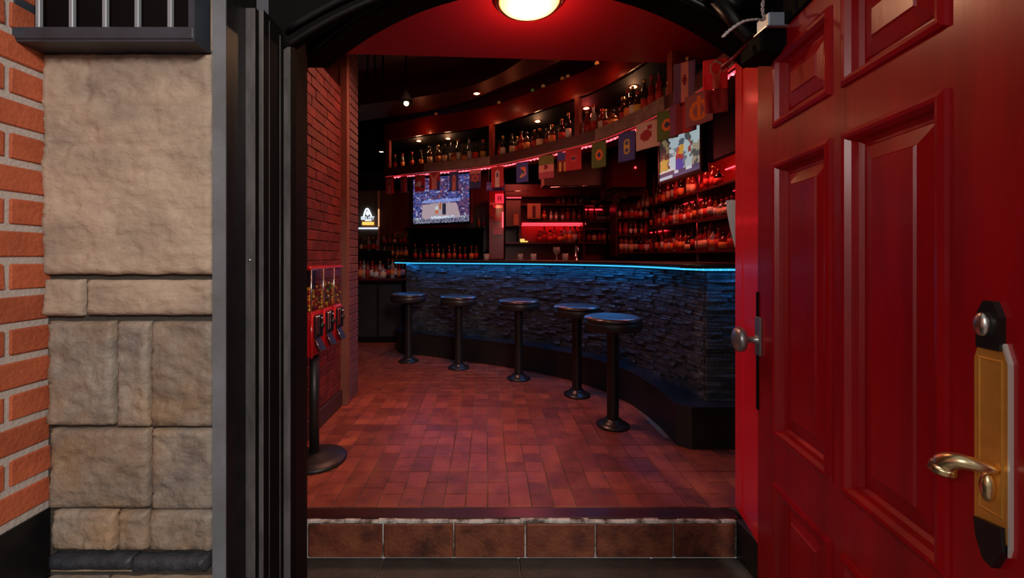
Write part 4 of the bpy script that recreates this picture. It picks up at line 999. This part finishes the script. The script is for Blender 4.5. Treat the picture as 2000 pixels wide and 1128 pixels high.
o = MB().tube([at(1163,402,5.3),at(1218,358,5.35)], .035, 6).build('screen_bracket', m_black); tag(o, 'thick black slanted bracket arm crossing the posters', 'bracket')
kx = at(1022,470,6.1); o = MB().cbox(kx[0]-.045,kx[0]+.02,6.1,6.14,kx[2]-.02,kx[2]+.03,.004).cbox(kx[0]+.02,kx[0]+.07,6.1,6.14,kx[2]-.02,kx[2]+.0,.004).build('yellow_box', M('yellow_lit',(.7,.6,.1),.5,emit=(1,.8,.2),es=.8)); tag(o, 'small bright yellow box at the edge of the red lit niche', 'box')
# dark panels either side of the far tv
lw = thing('far_wall_panel', 'tall dark red panelled wall unit behind the far television', 'wall unit', at(870,500,6.3))
pbox(800,310,955,506,6.3,.2).build('panel', M('unit_red',(.075,.007,.007),.35), lw)
pbox(790,444,945,448,6.0,.3,.002).build('shelf_board', m_black, lw); pbox(802,449,944,506,6.2,.1,.002).build('recess', m_black, lw)
row(480, 806, 935, 6.0, ['spirit','wine','beer'], 'under the far television', 'bottles under the far television', 12, gls=['dark','brown','dark','red'], lbs=['red','red','orange'], sc=.8, z=1.101)
row(444, 930, 948, 6.05, ['beer'], 'on the ledge beside the lit column', 'glasses beside the lit column', 2, gls=['clear'], sc=.8, z=at(0,444,6.0)[2])
o = MB().prism_y([(at(925,508,5.95)[0],1.101),(at(985,508,5.95)[0],1.101),(at(985,471,5.95)[0],1.37),(at(970,474,5.95)[0],1.35)], 5.95, 6.13).build('cash_register', m_black); tag(o, 'black sloping cash register silhouette behind the bar top', 'cash register')
# items on the bar top
tp = thing('beer_tap', 'slim chrome beer tap standing on the bar', 'beer tap', (at(1125,0,4.35)[0],4.35,1.112))
X = at(1125,0,4.35)[0]
MB().lathe([(.03,1.112),(.03,1.118),(.014,1.124),(.012,1.27),(.016,1.28)], (X,4.35,0), 16).build('column', m_chrome, tp)
MB().tube([(X,4.35,1.25),(X,4.26,1.25),(X,4.24,1.21)], .008, 8).build('spout', m_chrome, tp); MB().tube([(X,4.33,1.27),(X,4.31,1.34)], [.008,.013], 8).build('tap_lever', m_black, tp)
for i, (px, d, lab) in enumerate(((1087,4.5,'stemmed glass beside the chrome beer tap'),(1104,4.5,'short tumbler between stemmed glass and beer tap'),(1016,4.7,'thin tumbler on the far half of the bar top'),(1042,4.65,'wide tumbler near the middle of the bar top'),(950,4.95,'small tumbler in front of the cash register'))):
    X = at(px,0,d)[0]; t = thing('drinking_glass', lab, 'glass', (X,d,1.112), group='glasses on the bar top')
    if i == 0: MB().lathe([(.034,1.112),(.034,1.115),(.006,1.12),(.006,1.17),(.03,1.19),(.042,1.22),(.036,1.26)], (X,d,0), 16).build('bowl', gl['clear'], t)
    else: MB().lathe([(.03,1.112),(.032,1.115),(.036,1.19),(.034,1.19)], (X,d,0), 16).build('bowl', gl['clear'], t)

# ------------------------------------------------------------------ dark cabinet in the far corner
lc = thing('side_cabinet', 'low black cabinet with dark red rounded top in the far corner', 'cabinet', (-1.8,5.6,0))
MB().cbox(-2.7,-1.13,5.5,6.0,0,.83,.02).build('carcass', m_black, lc)
MB().cbox(-2.7,-1.06,5.46,6.0,.83,.86,.012).build('cabinet_top', m_bartop, lc)
MB().cbox(-2.7,-1.40,5.75,6.0,.862,1.24,.004).build('riser_shelf', m_black, lc)
for x in (-1.63,-1.30): MB().cbox(x-.16,x+.15,5.488,5.50,.08,.78,.004).build('door', m_plinth, lc)
row(540, 700, 790, 5.62, ['spirit','wine','squat','spirit','tall'], 'on the low black cabinet in the far corner', 'bottles on the low black cabinet', 12, gls=['red','dark','clear','brown','amber'], sc=.9, z=.861)
row(490, 701, 738, 5.9, ['beer','spirit'], 'on the riser before the lit mirror', 'bottles on the dark riser', 5, gls=['clear','red','dark'], sc=.75, z=1.241)
fr = thing('mirror_cabinet', 'mirrored drinks cabinet with pale frame and lit logo in the far corner', 'cabinet', at(715,500,6.2))
pbox(660,371,741,495,6.2,.25).build('mirror_glass', m_greyglass, fr)
pbox(737.5,371,741,492,6.18,.03,.002).build('frame_edge', M('frame_pale',(.6,.36,.24),.3), fr)
pbox(660,369,741,372,6.17,.03,.001).build('frame_edge', m_chrome, fr)
pbox(700,444,738,447,6.17,.03,.001).build('lit_shelf', M('shelf_lit',(.6,.6,.7),.3,emit=(.8,.85,1),es=1.0), fr)
pbox(738.5,408,740.5,442,6.17,.012,.001).build('lit_edge', M('edge_lit',(.6,.3,.15),.3,emit=(1,.55,.25),es=1.0), fr)
sg = thing('logo_sign', 'small lit sign with white hooded arch logo above an orange bar', 'sign', at(719,440,6.18))
m_lw = M('logo_white',(.8,.8,.8),.4,emit=(.72,.86,1),es=1.6); m_lo = M('logo_orange',(.8,.3,.05),.4,emit=(1,.42,.08),es=1.7)
arc = [at(710+ (t/10)*16, 424-17*math.sin(math.pi*(t/10)**.85), 6.18) for t in range(11)]
MB().tube(arc, .011, 6).build('arch', m_lw, sg)
c = at(718,417,6.18); MB().prism_y([(c[0]-.03,c[2]),(c[0],c[2]-.035),(c[0]+.03,c[2]),(c[0],c[2]+.05)], 6.172, 6.182).build('drop', m_lw, sg)
f = bpy.data.curves.new('lettering', 'FONT'); f.body = 'BELIST'; f.size = .072; f.align_x = 'CENTER'; f.extrude = .003; f.materials.append(m_lw)
tmp = bpy.data.objects.new('tmp', f); COL.objects.link(tmp); bpy.context.view_layer.update(); me = bpy.data.meshes.new_from_object(tmp); bpy.data.objects.remove(tmp)
fo = bpy.data.objects.new('lettering', me); COL.objects.link(fo); fo.parent = sg
p0 = at(718,429,6.17); o_ = ORG[sg.name]; fo.location = (p0[0]-o_[0], p0[1]-o_[1], p0[2]-o_[2]); fo.rotation_euler = (R(90),0,0)
pbox(713,429.5,725,431,6.172,.01,.001).build('underline', m_lw, sg)
pbox(707,433,730,439,6.172,.012,.004).build('orange_bar', m_lo, sg)
sh2 = thing('niche_shelving', 'brown niche shelving with glassware beside the mirrored cabinet', 'shelving', at(770,500,6.2))
pbox(742,371,764,495,6.2,.2).build('brown_panel', M('brown_panel',(.10,.045,.025),.5), sh2)
pbox(764,371,798,506,6.3,.1).build('red_back', M('niche_back',(.12,.015,.01),.4), sh2)
for yy in (474, 499): pbox(745,yy,798,yy+2,6.05,.25,.001).build('shelf_board', m_shelf, sh2)
pbox(770,452,797,464,6.25,.03,.001).build('tan_board', m_pale, sh2)
row(474, 746, 796, 6.1, ['beer','squat'], 'on the upper shelf by mirrored cabinet', 'bottles on the upper niche shelf', 5, gls=['clear','red','amber'], sc=.6, z=at(0,474,6.05)[2])
row(499, 746, 796, 6.1, ['beer','squat'], 'on the lower shelf by mirrored cabinet', 'bottles on the lower niche shelf', 6, gls=['clear','red','amber'], sc=.65, z=at(0,499,6.05)[2])
